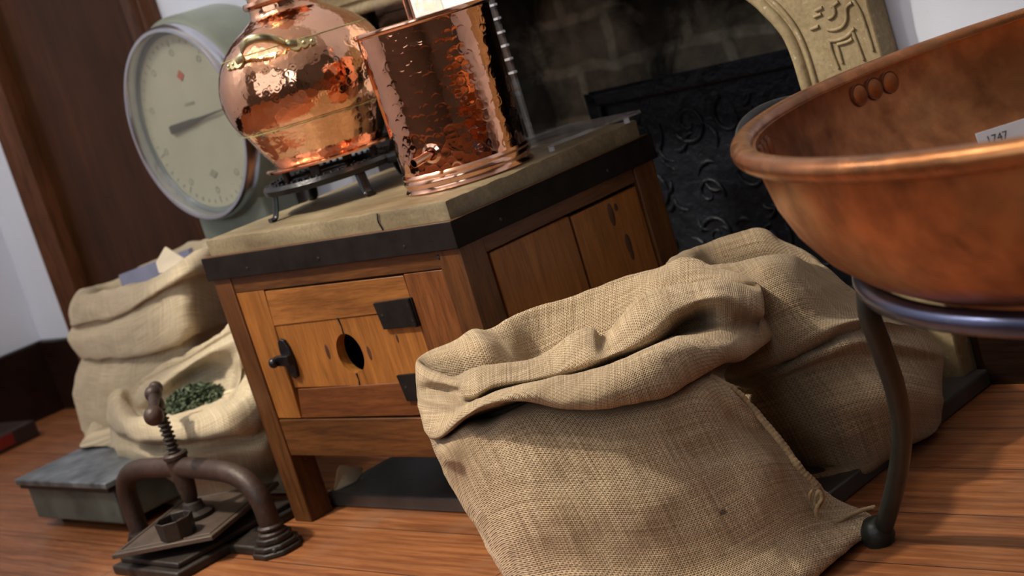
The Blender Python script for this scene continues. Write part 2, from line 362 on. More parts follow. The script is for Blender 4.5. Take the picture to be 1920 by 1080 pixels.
class MB:
    """collects shapes for ONE mesh"""
    def __init__(s): s.v, s.f = [], []
    def add(s, vs, fs):
        k = len(s.v); s.v += [Vector(x) for x in vs]; s.f += [tuple(i + k for i in f) for f in fs]; return s
    def box(s, x0, x1, y0, y1, z0, z1, mat=None):
        vs = [Vector((x, y, z)) for x in (x0, x1) for y in (y0, y1) for z in (z0, z1)]
        if mat: vs = [mat @ p for p in vs]
        return s.add(vs, [(0, 1, 3, 2), (4, 6, 7, 5), (0, 4, 5, 1), (2, 3, 7, 6), (0, 2, 6, 4), (1, 5, 7, 3)])
    def prism(s, poly, d0, d1, axis='Z', mat=None):
        """poly of 2-D points extruded along an axis"""
        n = len(poly)
        def P(p, d):
            q = {'Z': (p[0], p[1], d), 'Y': (p[0], d, p[1]), 'X': (d, p[0], p[1])}[axis]
            q = Vector(q); return mat @ q if mat else q
        vs = [P(p, d0) for p in poly] + [P(p, d1) for p in poly]
        fs = [tuple(range(n))[::-1], tuple(range(n, 2 * n))] + [(i, (i + 1) % n, n + (i + 1) % n, n + i) for i in range(n)]
        return s.add(vs, fs)
    def lathe(s, prof, seg=48, mat=None, cap0=False, cap1=False, a0=0, a1=2 * pi):
        full = abs(a1 - a0 - 2 * pi) < 1e-6; k = seg if full else seg + 1
        vs = []
        for r, z in prof:
            for i in range(k):
                a = a0 + (a1 - a0) * i / seg; p = Vector((r * cos(a), r * sin(a), z)); vs.append(mat @ p if mat else p)
        fs = []
        for j in range(len(prof) - 1):
            for i in range(seg):
                i2 = (i + 1) % k
                fs.append((j * k + i, j * k + i2, (j + 1) * k + i2, (j + 1) * k + i))
        if cap0: fs.append(tuple(range(k))[::-1])
        if cap1: fs.append(tuple(range((len(prof) - 1) * k, len(prof) * k)))
        return s.add(vs, fs)
    def tube(s, pts, r, seg=12, closed=False, flat=1.0, up=None):
        """r number or list; flat squeezes the section"""
        pts = [Vector(p) for p in pts]; n = len(pts); rs = r if isinstance(r, (list, tuple)) else [r] * n
        vs = []; prev = None
        for i, p in enumerate(pts):
            t = (pts[(i + 1) % n] - pts[i - 1]) if closed else (pts[min(i + 1, n - 1)] - pts[max(i - 1, 0)])
            t.normalize()
            if up is not None: a = Vector(up)
            else: a = prev if prev is not None else (Vector((0, 0, 1)) if abs(t.z) < .9 else Vector((1, 0, 0)))
            a = (a - t * a.dot(t)).normalized(); b = t.cross(a); prev = a
            for k in range(seg):
                th = 2 * pi * k / seg
                vs.append(p + a * cos(th) * rs[i] + b * sin(th) * rs[i] * flat)
        fs = []
        for i in range(n if closed else n - 1):
            for k in range(seg):
                a_, b_ = i * seg, ((i + 1) % n) * seg
                fs.append((a_ + k, a_ + (k + 1) % seg, b_ + (k + 1) % seg, b_ + k))
        if not closed:
            fs.append(tuple(range(seg))[::-1]); fs.append(tuple(range((n - 1) * seg, n * seg)))
        return s.add(vs, fs)
    def sphere(s, c, r, seg=20, sq=(1, 1, 1), mat=None):
        prof = [(max(1e-5, r * sin(pi * j / (seg // 2))), -r * cos(pi * j / (seg // 2))) for j in range(seg // 2 + 1)]
        T = Matrix.Translation(c) @ Matrix.Diagonal((*sq, 1)); T = mat @ T if mat else T
        return s.lathe(prof, seg, T)
    def obj(s, name, mat, parent=None, smooth=35, bevel=0, loc=None, rot=None, seg=2):
        me = bpy.data.meshes.new(name); me.from_pydata([tuple(v) for v in s.v], [], s.f)
        bm = bmesh.new(); bm.from_mesh(me); bmesh.ops.remove_doubles(bm, verts=bm.verts, dist=1e-6)
        bmesh.ops.recalc_face_normals(bm, faces=bm.faces); bm.to_mesh(me); bm.free()
        o = bpy.data.objects.new(name, me); COL.objects.link(o); me.materials.append(mat)
        if parent: o.parent = parent
        if smooth:
            for p in me.polygons: p.use_smooth = True
            me.set_sharp_from_angle(angle=radians(smooth))
        if bevel:
            b = o.modifiers.new('bevel', 'BEVEL'); b.width = bevel; b.segments = seg; b.limit_method = 'ANGLE'; b.angle_limit = radians(40)
        if loc is not None: o.matrix_world = ROOM @ Matrix.Translation(loc) @ (Matrix.Rotation(rot or 0, 4, 'Z'))
        return o

def tag(o, label=None, cat=None, group=None, kind=None):
    if label: o['label'] = label
    if cat: o['category'] = cat
    if group: o['group'] = group
    if kind: o['kind'] = kind
    return o
def thing(name, loc, label, cat, rot=0, group=None):
    o = bpy.data.objects.new(name, None); COL.objects.link(o); o.empty_display_size = .05
    o.matrix_world = ROOM @ Matrix.Translation(loc) @ Matrix.Rotation(rot, 4, 'Z')
    return tag(o, label, cat, group)
def struct(mb, name, mat, **kw):
    o = mb.obj(name, mat, loc=(0, 0, 0), **kw); o['kind'] = 'structure'; return o
def local(root): return root.matrix_world.inverted()

# ------------------------------------------------------------------ room
T = .1
struct(MB().box(RA0 - T, RA1 + T, RB0 - T, 1.3, -.1, 0), 'floor', M['floorwood'])
struct(MB().box(RA0 - T, RA1 + T, RB0 - T, RB1 + T, RZ, RZ + .1), 'ceiling', M['ceiling'])
struct(MB().box(RA0 - T, RA0, RB0 - T, RB1 + T, 0, RZ), 'wall_left', M['wall'])
struct(MB().box(RA1, RA1 + T, RB0 - T, RB1 + T, 0, RZ), 'wall_right', M['dim_wall'])
# back wall: white pieces around the door recess and the fireplace
DOOR0, DOOR1, DOORH = -2.30, -1.60, 2.1
FO0, FO1 = -.90, .36
wb = MB().box(RA0, DOOR0, RB1, RB1 + T, 0, RZ).box(DOOR1, FO0, RB1, RB1 + T, 0, RZ).box(DOOR0, DOOR1, RB1, RB1 + T, DOORH, RZ)
wb.box(FO0, FO1, RB1, RB1 + T, 1.1, RZ).box(FO1, RA1, RB1, RB1 + T, 0, RZ)
struct(wb, 'wall_back', M['wall'])
# rear wall with two windows
wr = MB(); xs = [RA0, WIN[0][0], WIN[0][1], WIN[1][0], WIN[1][1], RA1]
for i in (0, 2, 4): wr.box(xs[i], xs[i + 1], RB0 - T, RB0, 0, RZ)
for x0, x1, z0, z1 in WIN: wr.box(x0, x1, RB0 - T, RB0, 0, z0).box(x0, x1, RB0 - T, RB0, z1, RZ)
struct(wr, 'wall_rear', M['dim_wall'])
for i, (x0, x1, z0, z1) in enumerate(WIN):
    wf = MB(); y0, y1 = RB0 - .07, RB0 - .03
    wf.box(x0, x0 + .05, y0, y1, z0, z1).box(x1 - .05, x1, y0, y1, z0, z1).box(x0, x1, y0, y1, z0, z0 + .05).box(x0, x1, y0, y1, z1 - .05, z1)
    wf.box((x0 + x1) / 2 - .03, (x0 + x1) / 2 + .03, y0, y1, z0, z1)
    for k in (1, 2): zz = z0 + (z1 - z0) * k / 3; wf.box(x0, x1, y0 + .01, y1 - .01, zz - .015, zz + .015)
    struct(wf, 'window_%d' % (i + 1), M['ceiling'])
# baseboards
def baseboard(name, x0, x1, y0, y1, flip):
    struct(MB().box(x0, x1, y0, y1, 0, .222), name, M['baseboard'], bevel=.006)
baseboard('baseboard_left', RA0, RA0 + .02, RB0, RB1, 0)
baseboard('baseboard_back', RA0 + .02, -2.44, RB1 - .02, RB1, 0)
baseboard('baseboard_middle', -1.51, FO0, RB1 - .02, RB1, 0)
baseboard('baseboard_right', .42, RA1, RB1 - .02, RB1, 0)

# door in the back wall
d = MB().box(DOOR0 - .01, DOOR1 + .01, RB1 + .001, RB1 + .05, 0, DOORH)
dr = struct(d, 'door_1', M['door_wood'], bevel=.008)
def jamb(x0, x1, name):
    j = MB(); s = 1 if x1 > x0 else -1; wdt = abs(x1 - x0)
    prof = [(0, .002), (0, -.030), (.15, -.045), (.32, -.030), (.38, -.022), (.55, -.022), (.62, -.035), (.8, -.050), (.95, -.040), (1, -.01), (1, .002)]
    poly = [(x0 + s * wdt * a, RB1 + b_) for a, b_ in prof]
    j.prism(poly, 0, DOORH + .14); o = j.obj(name, M['door_trim'], None, 50); return o
for x0, x1 in ((-2.44, -2.30), (-1.51, -1.60)):
    o = jamb(x0, x1, 'door_frame'); o.parent = dr
o = MB().box(-2.44, -1.51, RB1 - .045, RB1 + .0, DOORH, DOORH + .14).obj('door_frame', M['door_trim'], dr, bevel=.01)

# ------------------------------------------------------------------ fireplace
FB = 1.06
fb = MB().box(FO0 - .15, FO1 + .15, FB, FB + .08, 0, 1.6)
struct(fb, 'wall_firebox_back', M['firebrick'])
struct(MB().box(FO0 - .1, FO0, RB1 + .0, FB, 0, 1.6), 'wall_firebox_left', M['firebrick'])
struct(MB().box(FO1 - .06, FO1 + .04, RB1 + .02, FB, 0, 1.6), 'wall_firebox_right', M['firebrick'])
struct(MB().box(FO0 - .1, FO1 + .1, RB1 + T, FB + .08, 1.6, 1.7), 'wall_firebox_top', M['soot'])

# carved surround: one slab whose inner edge curves from the jamb into the lintel
fs = thing('fireplace_surround', (0, .58, 0), 'carved tan limestone fireplace surround with a curved jamb beside white wall', 'fireplace')
inner = [(.262, 0), (.262, .45), (.259, .536), (.257, .582), (.251, .617), (.238, .644), (.224, .664), (.207, .686), (.17, .72), (.12, .755), (.05, .79), (-.05, .82), (-.2, .845), (-.4, .855), (-.9, .86)]
outer = [(-.9, 1.15), (.43, 1.15), (.43, .8), (.418, .70), (.413, .636), (.415, .563), (.415, 0)]
# the slab leaves out its left leg, hidden behind the copper still
sb = MB(); n_in = len(inner)
sb.prism(inner + outer, -.0, .047, 'Y')
sb.obj('surround_slab', M['carved'], fs, 30, bevel=.004)
def offs(pl, d):
    out = []
    for i, p in enumerate(pl):
        a = Vector(pl[max(i - 1, 0)]); b_ = Vector(pl[min(i + 1, len(pl) - 1)]); t = (b_ - a).normalized(); nrm = Vector((t.y, -t.x))
        out.append(Vector(p) + nrm * d)
    return out
def cr1(pts, k=6):
    pts = [Vector(p) for p in pts]; out = []
    for i in range(len(pts) - 1):
        p0, p1, p2, p3 = pts[max(i - 1, 0)], pts[i], pts[i + 1], pts[min(i + 2, len(pts) - 1)]
        for j in range(k):
            t = j / k; out.append(.5 * ((2 * p1) + (p2 - p0) * t + (2 * p0 - 5 * p1 + 4 * p2 - p3) * t * t + (3 * p1 - p0 - 3 * p2 + p3) * t ** 3))
    out.append(pts[-1]); return out
ci = cr1(inner, 5)
e1 = offs(ci, .006); e2 = offs(ci, .026)
MB().tube([(p.x, .002, p.y) for p in e1], .011, 12).obj('edge_moulding', M['carved'], fs, 60)
MB().tube([(p.x, -.001, p.y) for p in e2], .0045, 8).obj('edge_moulding', M['carved'], fs, 60)
# carving: round medallion with two bars and a hooked stroke, arc and niche below
cv = MB()
def strip(pts, r=.003, y=-.001): cv.tube([(p.x, y, p.y) for p in cr1([(a, b_) for a, b_ in pts], 5)], r, 8)
def cpt(px, py): q = room(atB(px, py, .58)); return (q.x, q.z)
for pl in ([(1530, 20), (1543, 14)], [(1527, 32), (1541, 26)], [(1560, 13), (1573, 3)], [(1562, 8), (1566, 22), (1562, 31), (1554, 35)],
           [(1552, 55), (1565, 56), (1580, 50), (1588, 36), (1588, 14), (1598, 5)], [(1521, 55), (1536, 49)],
           [(1555, 76), (1572, 75), (1590, 67), (1603, 52)], [(1556, 77), (1562, 100), (1573, 128)], [(1570, 84), (1575, 100), (1580, 118)], [(1571, 83), (1590, 78), (1599, 72)],
           [(1600, 60), (1610, 85), (1620, 112)], [(1601, 0), (1614, 22), (1624, 50), (1638, 95)]):
    strip([cpt(*p) for p in pl])
cv.obj('carved_relief', M['carved'], fs, 60)

# cast iron fireback
fk = thing('fireback', (0, FB - .06, 0), 'black cast iron fireback with embossed scrolls leaning in the fireplace', 'fireback')
FKX0, FKX1, FKZ = -.585, .285, .548
k = MB().box(FKX0, FKX1, 0, .03, 0, FKZ); k.obj('fireback_plate', M['fireback'], fk, bevel=.004)
k = MB()
for b_ in ((FKX0 + .0, FKX1 - .0, FKZ - .03, FKZ), (FKX0, FKX0 + .03, 0, FKZ), (FKX1 - .03, FKX1, 0, FKZ)):
    k.box(b_[0], b_[1], -.014, .002, b_[2], b_[3])
k.obj('fireback_border', M['fireback'], fk, bevel=.006)
k = MB(); rnd = random.Random(3)
def scroll(cx, cz, r, turns, a0, sgn):
    pts = []
    for i in range(30):
        t = i / 29; a = a0 + sgn * turns * 2 * pi * t; rr = r * (1 - t * .85); pts.append((cx + rr * cos(a), -.0005, cz + rr * sin(a)))
    k.tube(pts, [.0055 * (1 - .6 * i / 29) for i in range(30)], 8)
for i in range(6):
    for j in range(4):
        cx = FKX0 + .10 + i * .135; cz = .06 + j * .125
        scroll(cx + rnd.uniform(-.02, .02), cz + rnd.uniform(-.02, .02), rnd.uniform(.035, .06), rnd.uniform(.8, 1.5), rnd.uniform(0, 6.3), rnd.choice((-1, 1)))
for i in range(60):
    x = rnd.uniform(FKX0 + .06, FKX1 - .06); z = rnd.uniform(.05, FKZ - .06); a = rnd.uniform(0, 6.3); l = rnd.uniform(.03, .06)
    pts = [(x + l * t * cos(a + t), -.0005, z + l * t * sin(a + t)) for t in (0, .25, .5, .75, 1)]
    k.tube(pts, [.002, .005, .006, .004, .0015], 8)
k.obj('embossed_scrolls', M['fireback'], fk, 60)

# hearth slab
hs = MB().box(-.655, .44, 0, .56, 0, .028).obj('hearth_slab', M['dark_slab'], None, bevel=.004, loc=(0, .072, 0))
tag(hs, 'thin dark grey hearth slab on the floor beneath the wooden cabinet', 'slab')

# dark box at the left edge
rb = thing('storage_box', (-2.56, .30, 0), 'small dark brown and red box on the floor against the baseboard', 'box', rot=.1)
MB().box(-.14, .12, -.12, .10, 0, .05).obj('box_body', M['brownbox'], rb, bevel=.006)
tag(MB().box(-.1, .121, -.121, .02, .010, .045).obj('red_panel', M['redbox'], rb, bevel=.003), 'red panel')

# ------------------------------------------------------------------ cabinet
CW, CD = .6864, .489
cab = thing('wooden_cabinet', (0, 0, 0), 'low wooden cabinet with stone top, iron rim band and small door with a round hole', 'cabinet')
i1, i2, lw = .0126, .006, .053
# stone top with worn, slightly wavy edges
def slab():
    bm = bmesh.new(); x0, x1, y0, y1, z0, z1 = -CW + i1, -i1, i1, CD - i1, .506, .55
    nx, ny, nz = 60, 44, 5; g = {}
    vs = []; 
    def add(x, y, z): return bm.verts.new((x, y, z))
    bmesh.ops.create_cube(bm, size=1)
    for v in bm.verts: v.co = Vector((x0 if v.co.x < 0 else x1, y0 if v.co.y < 0 else y1, z0 if v.co.z < 0 else z1))
    bmesh.ops.bevel(bm, geom=[e for e in bm.edges], offset=.0045, segments=2, affect='EDGES', profile=.6)
    bmesh.ops.subdivide_edges(bm, edges=[e for e in bm.edges if e.calc_length() > .1], cuts=40, use_grid_fill=True)
    for v in bm.verts:
        n = noise.noise(v.co * 22) * .0022 + noise.noise(v.co * 60) * .0010
        edge = min(abs(v.co.x - x0), abs(v.co.x - x1), abs(v.co.y - y0), abs(v.co.y - y1))
        if v.co.z > z1 - .02 and edge < .006: v.co.z += min(0, n * 1.6)
        if v.co.z < z1 - .001:
            if abs(v.co.y - y0) < .005: v.co.y += n
            if abs(v.co.x - x1) < .005: v.co.x += n
    me = bpy.data.meshes.new('stone_top'); bm.to_mesh(me); bm.free(); me.materials.append(M['stone'])
    for p in me.polygons: p.use_smooth = True
    me.set_sharp_from_angle(angle=radians(40))
    o = bpy.data.objects.new('stone_top', me); COL.objects.link(o); o.parent = cab; return o
top = slab(); top['label'] = 'tan stone top'
ck = MB(); pts = cr1([(-.175, .0112, .506), (-.172, .0108, .52), (-.177, .0110, .535), (-.174, .0116, .5480)], 3)
ck.tube(pts, .0011, 6).obj('crack', M['soot'], top, 60)
# iron band
bd = MB(); th = .007
bd.box(-CW, 0, 0, th, .4775, .520).box(-th, 0, th, CD, .4775, .520).box(-CW, -CW + th, th, CD, .4775, .520).box(-CW, 0, CD - th, CD, .4775, .520)
bd.obj('iron_band', M['iron_band'], cab, bevel=.0012)
bd = MB().box(-CW + .002, -.002, .002, CD - .002, .512, .5205).obj('band_lining', M['wood_frame_x'], cab, bevel=.001)
for x in (-.553, -.344, -.12): MB().sphere((x, 0, .492), .003, 8, (1, .5, 1)).obj('nail', M['iron_grey'], cab)
for y in (.10, .36): MB().sphere((0, y, .492), .003, 8, (.5, 1, 1)).obj('nail', M['iron_grey'], cab)
# legs (posts run full height)
def leg(x0, y0, zb=.003):
    p = MB().prism([(x0, y0), (x0 + lw, y0), (x0 + lw, y0 + lw), (x0, y0 + lw)], zb, .512)
    return p.obj('leg', M['wood_frame'], cab, bevel=.0022)
for x0 in (-CW + i2, -i2 - lw):
    for y0 in (i2, CD - i2 - lw):
        leg(x0, y0, .0 if y0 < .1 else .028)
xl, xr = -CW + i2 + lw, -i2 - lw
fy = i2 + .003
MB().box(xl, xr, fy, fy + .03, .4475, .512).obj('top_rail', M['wood_frame_x'], cab, bevel=.0015)
MB().box(xl, xr, fy, fy + .03, .132, .2025).obj('bottom_rail', M['wood_frame_x'], cab, bevel=.0015)
MB().box(-.156, xr, fy + .001, fy + .03, .204, .446).obj('stile', M['wood_brown_z'], cab, bevel=.0012)
# carcass behind
cs = MB().box(xl - .01, xr + .01, .445, .455, .14, .51).box(xl - .01, xr + .01, .05, .46, .135, .145).box(-CW + .02, -CW + .03, .05, .46, .14, .51)
cs.obj('carcass', M['wood_frame_x'], cab)
# side (right): rails and two pine boards
ya, yb = i2 + lw, CD - i2 - lw
for X, nm in ((-i2 - .004, 1), (-CW + i2 + .004 + .02, 0)):
    MB().box(X - .02, X, ya, yb, .452, .512).obj('side_rail', M['wood_frame_y'], cab, bevel=.0015)
    MB().box(X - .02, X, ya, yb, .132, .2).obj('side_rail', M['wood_frame_y'], cab, bevel=.0015)
X = -i2 - .005
MB().box(X - .015, X, ya + .010, .2545, .199, .449).obj('side_board', M['wood_orange_z'], cab, bevel=.0025)
MB().box(X - .015, X, .2600, yb - .002, .199, .446).obj('side_board', M['wood_orange_z'], cab, bevel=.0025)
knm = simple('wood_knot', (.07, .022, .008), .5, 0, .4, 60, .2)
for y, z, ry, rz in ((.351, .420, .007, .020), (.366, .428, .0045, .007), (.371, .362, .007, .018), (.372, .345, .005, .012)):
    MB().sphere((X + .0002, y, z), 1, 16, (.0008, ry, rz)).obj('knot', knm, cab)

# door
cdoor = MB()
DX0, DX1, DZ0, DZ1 = -.628, -.158, .205, .4455
door = bpy.data.objects.new('cabinet_door', None); COL.objects.link(door); door.parent = cab
dy = fy + .001
def rail_w(name, poly, m, th=.02, y=0): return MB().prism(poly, dy + y, dy + y + th, 'Y').obj(name, m, door, bevel=.0014)
rail_w('door_stile', [(-.628, .205), (-.5585, .2045), (-.551, .330), (-.5425, .4475), (-.628, .4475)], M['wood_orange_z'])
rail_w('door_rail', [(-.549, .3795), (-.157, .386), (-.160, .4435), (-.5405, .4445)], M['wood_orange_x'], y=.0012)
rail_w('door_rail', [(-.5575, .2045), (-.158, .2065), (-.158, .266), (-.542, .2595)], M['wood_brown_x'], y=.0012)
# panel board with round hole, split in two boards
def holed(x0, x1, z0, z1, cx, cz, r, side):
    # polygon of a board with a half-round bite on one side
    n = 24; arc = [(cx + r * .93 * cos(a), cz + r * sin(a)) for a in [(-pi / 2 + side * pi * i / n) for i in range(n + 1)]]
    if side > 0: return [(cx, z0), (x1, z0), (x1, z1), (cx, z1)] + arc[::-1]
    return [(cx, z1), (x0, z1), (x0, z0), (cx, z0)] + arc
hx, hz, hr = -.3605, .319, .036
def board(side):
    m = MB(); gx = .0009 * side
    poly = holed(-.5495 if side < 0 else 0, -.157, .2625, .3835, hx + gx, hz, hr, side)
    n = len(poly)
    m.prism(poly, dy + .003, dy + .021, 'Y'); return m.obj('door_panel', M['wood_orange_z'], door, 30)
board(-1); board(1)
MB().tube([(hx, dy + .0025, hz + hr - .001), (hx + .0015, dy + .0025, .368), (hx - .001, dy + .0025, .384)], [.0016, .0012, .0022], 6).obj('crack', M['soot'], door)
MB().tube([(hx, dy + .0025, hz - hr + .001), (hx + .001, dy + .0025, .272), (hx - .002, dy + .0025, .263)], [.0018, .001, .0014], 6).obj('crack', M['soot'], door)
for x, z, rx, rz in ((-.421, .325, .0055, .014), (-.309, .318, .005, .013), (-.225, .34, .003, .008)): MB().sphere((x, dy + .0031, z), 1, 16, (rx, .0008, rz)).obj('knot', knm, door)
# latch and hinges
lt = MB()
lt.prism([(-.546, .300), (-.541, .287), (-.531, .281), (-.523, .284), (-.520, .296), (-.518, .318), (-.522, .340), (-.529, .353), (-.539, .356), (-.547, .350), (-.550, .335), (-.549, .318)], dy - .004, dy + .003, 'Y')
lt.box(-.560, -.519, dy - .014, dy - .003, .309, .327)
latch = lt.obj('latch', M['iron'], door, bevel=.001)
MB().tube([(-.552, dy - .006, .3185), (-.556, dy - .016, .3185)], .008, 12).sphere((-.556, dy - .019, .3180), .0095, 16).obj('latch_knob', M['iron'], latch)
for z0 in (.3585, .2330):
    h = MB().prism([(-.244, z0), (-.152, z0 + .0015), (-.152, z0 + .049), (-.2505, z0 + .0455)], dy - .0035, dy + .002, 'Y')
    h.tube([(-.158, dy - .004, z0 + .001), (-.158, dy - .004, z0 + .049)], .0038, 10)
    ho = h.obj('hinge', M['iron_band'], door, bevel=.0008)
    for a, b_ in ((-.163, z0 + .012), (-.163, z0 + .038), (-.235, z0 + .024)): MB().sphere((a, dy - .0035, b_), .0028, 8, (1, .5, 1)).obj('screw', M['iron_grey'], ho)
MB().sphere((-.057, fy - .003, .467), 1, 10, (.0035, .001, .0045)).obj('peg_hole', M['soot'], cab)

# ------------------------------------------------------------------ trivet and copper pot
TZ = .55
tv = thing('cast_iron_trivet', (-.515, .215, TZ), 'black cast iron trivet on bent legs under the round copper pot', 'trivet')
h0 = .046
t = MB().lathe([(.098, h0), (.100, h0 + .013), (.126, h0 + .013), (.130, h0 + .006), (.128, h0 - .003), (.112, h0 - .005), (.098, h0)], 64)
t.obj('ring', M['iron'], tv)
t = MB()
for k in range(56):
    a = 2 * pi * k / 56; t.sphere((.114 * cos(a), .114 * sin(a), h0 + .0135), .0034, 8)
t.obj('beaded_border', M['iron'], tv)
t = MB().lathe([(.03, h0 + .002), (.03, h0 + .010), (.045, h0 + .010), (.045, h0 + .002), (.03, h0 + .002)], 40)
for k in range(4):
    a = .5 + k * pi / 2; t.tube([(.04 * cos(a), .04 * sin(a), h0 + .006), (.104 * cos(a), .104 * sin(a), h0 + .006)], .006, 8, flat=.7)
t.obj('inner_grate', M['iron'], tv)
for a in (-1.85, -.28, 1.3, 2.87):
    pts = [(.118 * cos(a), .118 * sin(a), h0 + .002), (.124 * cos(a), .124 * sin(a), h0 * .5), (.131 * cos(a), .131 * sin(a), .006), (.142 * cos(a), .142 * sin(a), .0035)]
    MB().tube(cr1(pts, 4), [.010] * 13, 10, flat=.45, up=(-sin(a), cos(a), 0)).obj('leg', M['iron'], tv, 50)
for a in (.5, 2.1, 3.7, 5.3):
    MB().box(-.009, .009, -.0045, .0045, 0, .026, Matrix.Translation((.088 * cos(a), .088 * sin(a), h0 + .008)) @ Matrix.Rotation(a + pi / 2, 4, 'Z')).obj('support_lug', M['rust'], tv, bevel=.002)
MB().tube(cr1([(.122, .03, h0 + .004), (.15, .045, h0 + .004), (.19, .06, h0 + .008), (.215, .068, h0 + .012)], 4), .010, 10, flat=.6).obj('handle', M['iron'], tv)
MB().tube(cr1([(.10, .06, h0 + .012), (.115, .07, h0 + .04), (.135, .08, h0 + .045), (.14, .085, h0 + .02)], 5), .0045, 8).obj('hook', M['iron'], tv)

PZ = TZ + h0 + .0335
pot = thing('copper_pot_still', (-.512, .220, PZ), 'round hammered copper still pot with brass handle standing on the black trivet', 'copper pot')
ZF = .84
prof = [(.0001, 0), (.100, 0), (.112, .001), (.113, .004), (.098, .006), (.104, .016), (.120, .045), (.134, .075)]
R0 = .158; zc = .140
for i in range(0, 22):
    a = -.45 + (1.36 + .45) * i / 21; prof.append((R0 * cos(a), zc + R0 * ZF * sin(a)))
pz = prof[-1][1]; 
prof = [p for p in prof if not (p[0] < .075 and p[1] > .22)]
prof += [(.070, .262), (.063, .267), (.060, .276), (.060, .29), (.058, .295), (.056, .43), (.05, .50)]
MB().lathe(prof, 96).obj('pot_body', M['copper_pot'], pot, 60)
MB().lathe([(.098, 0), (.119, .0), (.120, .0035), (.117, .006), (.100, .006)], 96).obj('base_plate', M['copper_plain'], pot, 50)
# verdigris seams
vg = simple('verdigris_line', (.30, .30, .12), .6, .3, .3, 60, .3)
for zz, rr in [(z_, R0 * math.sqrt(1 - ((z_ - zc) / (R0 * ZF)) ** 2) + .0003) for z_ in (.076, .212)]:
    n = 120; MB().tube([((rr + .0002) * cos(2 * pi * i / n), (rr + .0002) * sin(2 * pi * i / n), zz + .0012 * noise.noise((i * .35, zz * 50, 0))) for i in range(n)], [.0008 + .0006 * abs(noise.noise((i * .5, 3, zz))) for i in range(n)], 6, True).obj('seam', vg, pot)
MB().lathe([(.061, .283), (.067, .285), (.069, .290), (.067, .296), (.059, .298)], 64).obj('neck_ring', M['copper_plain'], pot)
tag(MB().lathe([(.0575, .300), (.0595, .305), (.0595, .325), (.057, .33)], 64).obj('neck_collar', M['brass'], pot), 'brass neck collar')
# brass handle: on the pot's front left shoulder
def on_pot(az, z, off=0):
    zz = (z - zc) / (R0 * ZF); r = R0 * math.sqrt(max(0, 1 - zz * zz)); n = Vector((cos(az) * r, sin(az) * r, (z - zc) / ZF ** 2)).normalized()
    return Vector((r * cos(az), r * sin(az), z)) + n * off, n
HA = -1.05; hp = []; sp = .50
lp = []
for i in range(25):
    t_ = i / 24; az = HA - .42 + .84 * t_; off = .005 + .030 * max(0, sin(pi * min(1, max(0, (t_ - .18) / .64)))) ** .6
    p, _n = on_pot(az, .203, off); lp.append(p + Vector((0, 0, .012 * sin(pi * t_))))
bh = MB().tube(lp, .0075, 12, flat=.30, up=(0, 0, 1)).obj('handle', M['brass'], pot, 60)
for sgn in (-1, 1):
    pl = MB()
    for j in range(3):
        az = HA + sgn * (.40 + .10 * j); p, n_ = on_pot(az, .2035 - .001 * j, .002)
        q = n_.to_track_quat('Z', 'Y').to_matrix().to_4x4()
        pl.lathe([(.0001, .0015), (.011 - .002 * j, .0015), (.0122 - .002 * j, 0), (.0122 - .002 * j, -.004)], 20, Matrix.Translation(p) @ q)
        pl.sphere(p + n_ * .0012, .0036, 10)
    pl.obj('handle_plate', M['brass'], bh)

# ------------------------------------------------------------------ copper canister (worm tub)
cc = room(atZ(868, 346, TZ)); CR_ = .1045
cx, cy = cc.x - .055, cc.y + .070
can = thing('copper_canister', (cx, cy, TZ), 'tall hammered copper cylinder with a short spout on the cabinet top corner', 'copper can')
H = .267
body = MB().lathe([(CR_ - .002, .001), (CR_, .02), (CR_ + .003, H * .5), (CR_ + .006, H - .006), (CR_ + .003, H - .006), (CR_ - .003, .02)], 128)
# sloping base ridges
body.obj('canister_body', M['copper_can'], can, 40)
MB().lathe([(.0001, .001), (CR_ + .002, 0), (CR_ + .0045, .003), (CR_ + .002, .007), (CR_ + .001, .011), (CR_ + .0035, .015), (CR_ + .0035, .019), (CR_ + .001, .023), (CR_ + .003, .027), (CR_ + .001, .031), (CR_ - .001, .033)], 128).obj('base_ring', M['copper_plain'], can, 50)
MB().lathe([(CR_ + .004, H - .008), (CR_ + .0095, H - .006), (CR_ + .011, H - .002), (CR_ + .0095, H + .002), (CR_ + .004, H + .001), (CR_ + .003, H - .008)], 128).obj('rim', M['copper_plain'], can, 50)
sa = math.atan2(-1, -.35) 
def cdir(a): return Vector((cos(a), sin(a), 0))
sa = -1.20; sz = .062
p0 = cdir(sa) * (CR_ - .004) + Vector((0, 0, sz)); dd = (cdir(sa - .35) + Vector((0, 0, -.10))).normalized()
MB().lathe([(.0001, .001), (.016, .001), (.016, .003), (.011, .005)], 24, Matrix.Translation(p0 + cdir(sa) * .003) @ cdir(sa).to_track_quat('Z', 'Y').to_matrix().to_4x4()).obj('spout_flange', M['copper_plain'], can)
sp_ = MB(); q = dd.to_track_quat('Z', 'Y').to_matrix().to_4x4()
sp_.lathe([(.0070, 0), (.0075, .046), (.0062, .046), (.0058, 0)], 24, Matrix.Translation(p0) @ q)
sp_.obj('spout', M['copper_plain'], can, 50)
MB().tube([(-.045, .02, H - .04), (-.045, .02, H + .13)], .0065, 16).obj('inlet_pipe', M['copper_plain'], can)

# ------------------------------------------------------------------ acrylic stand with paper
acr = thing('acrylic_stand', (-.02, .43, TZ), 'clear acrylic display stand behind the copper cylinder on the cabinet top', 'display stand')
qa = [room(atZ(x, y, TZ + .018)) - Vector((-.02, .43, TZ + .018)) for x, y in ((1185, 211), (1100, 262), (985, 272))]
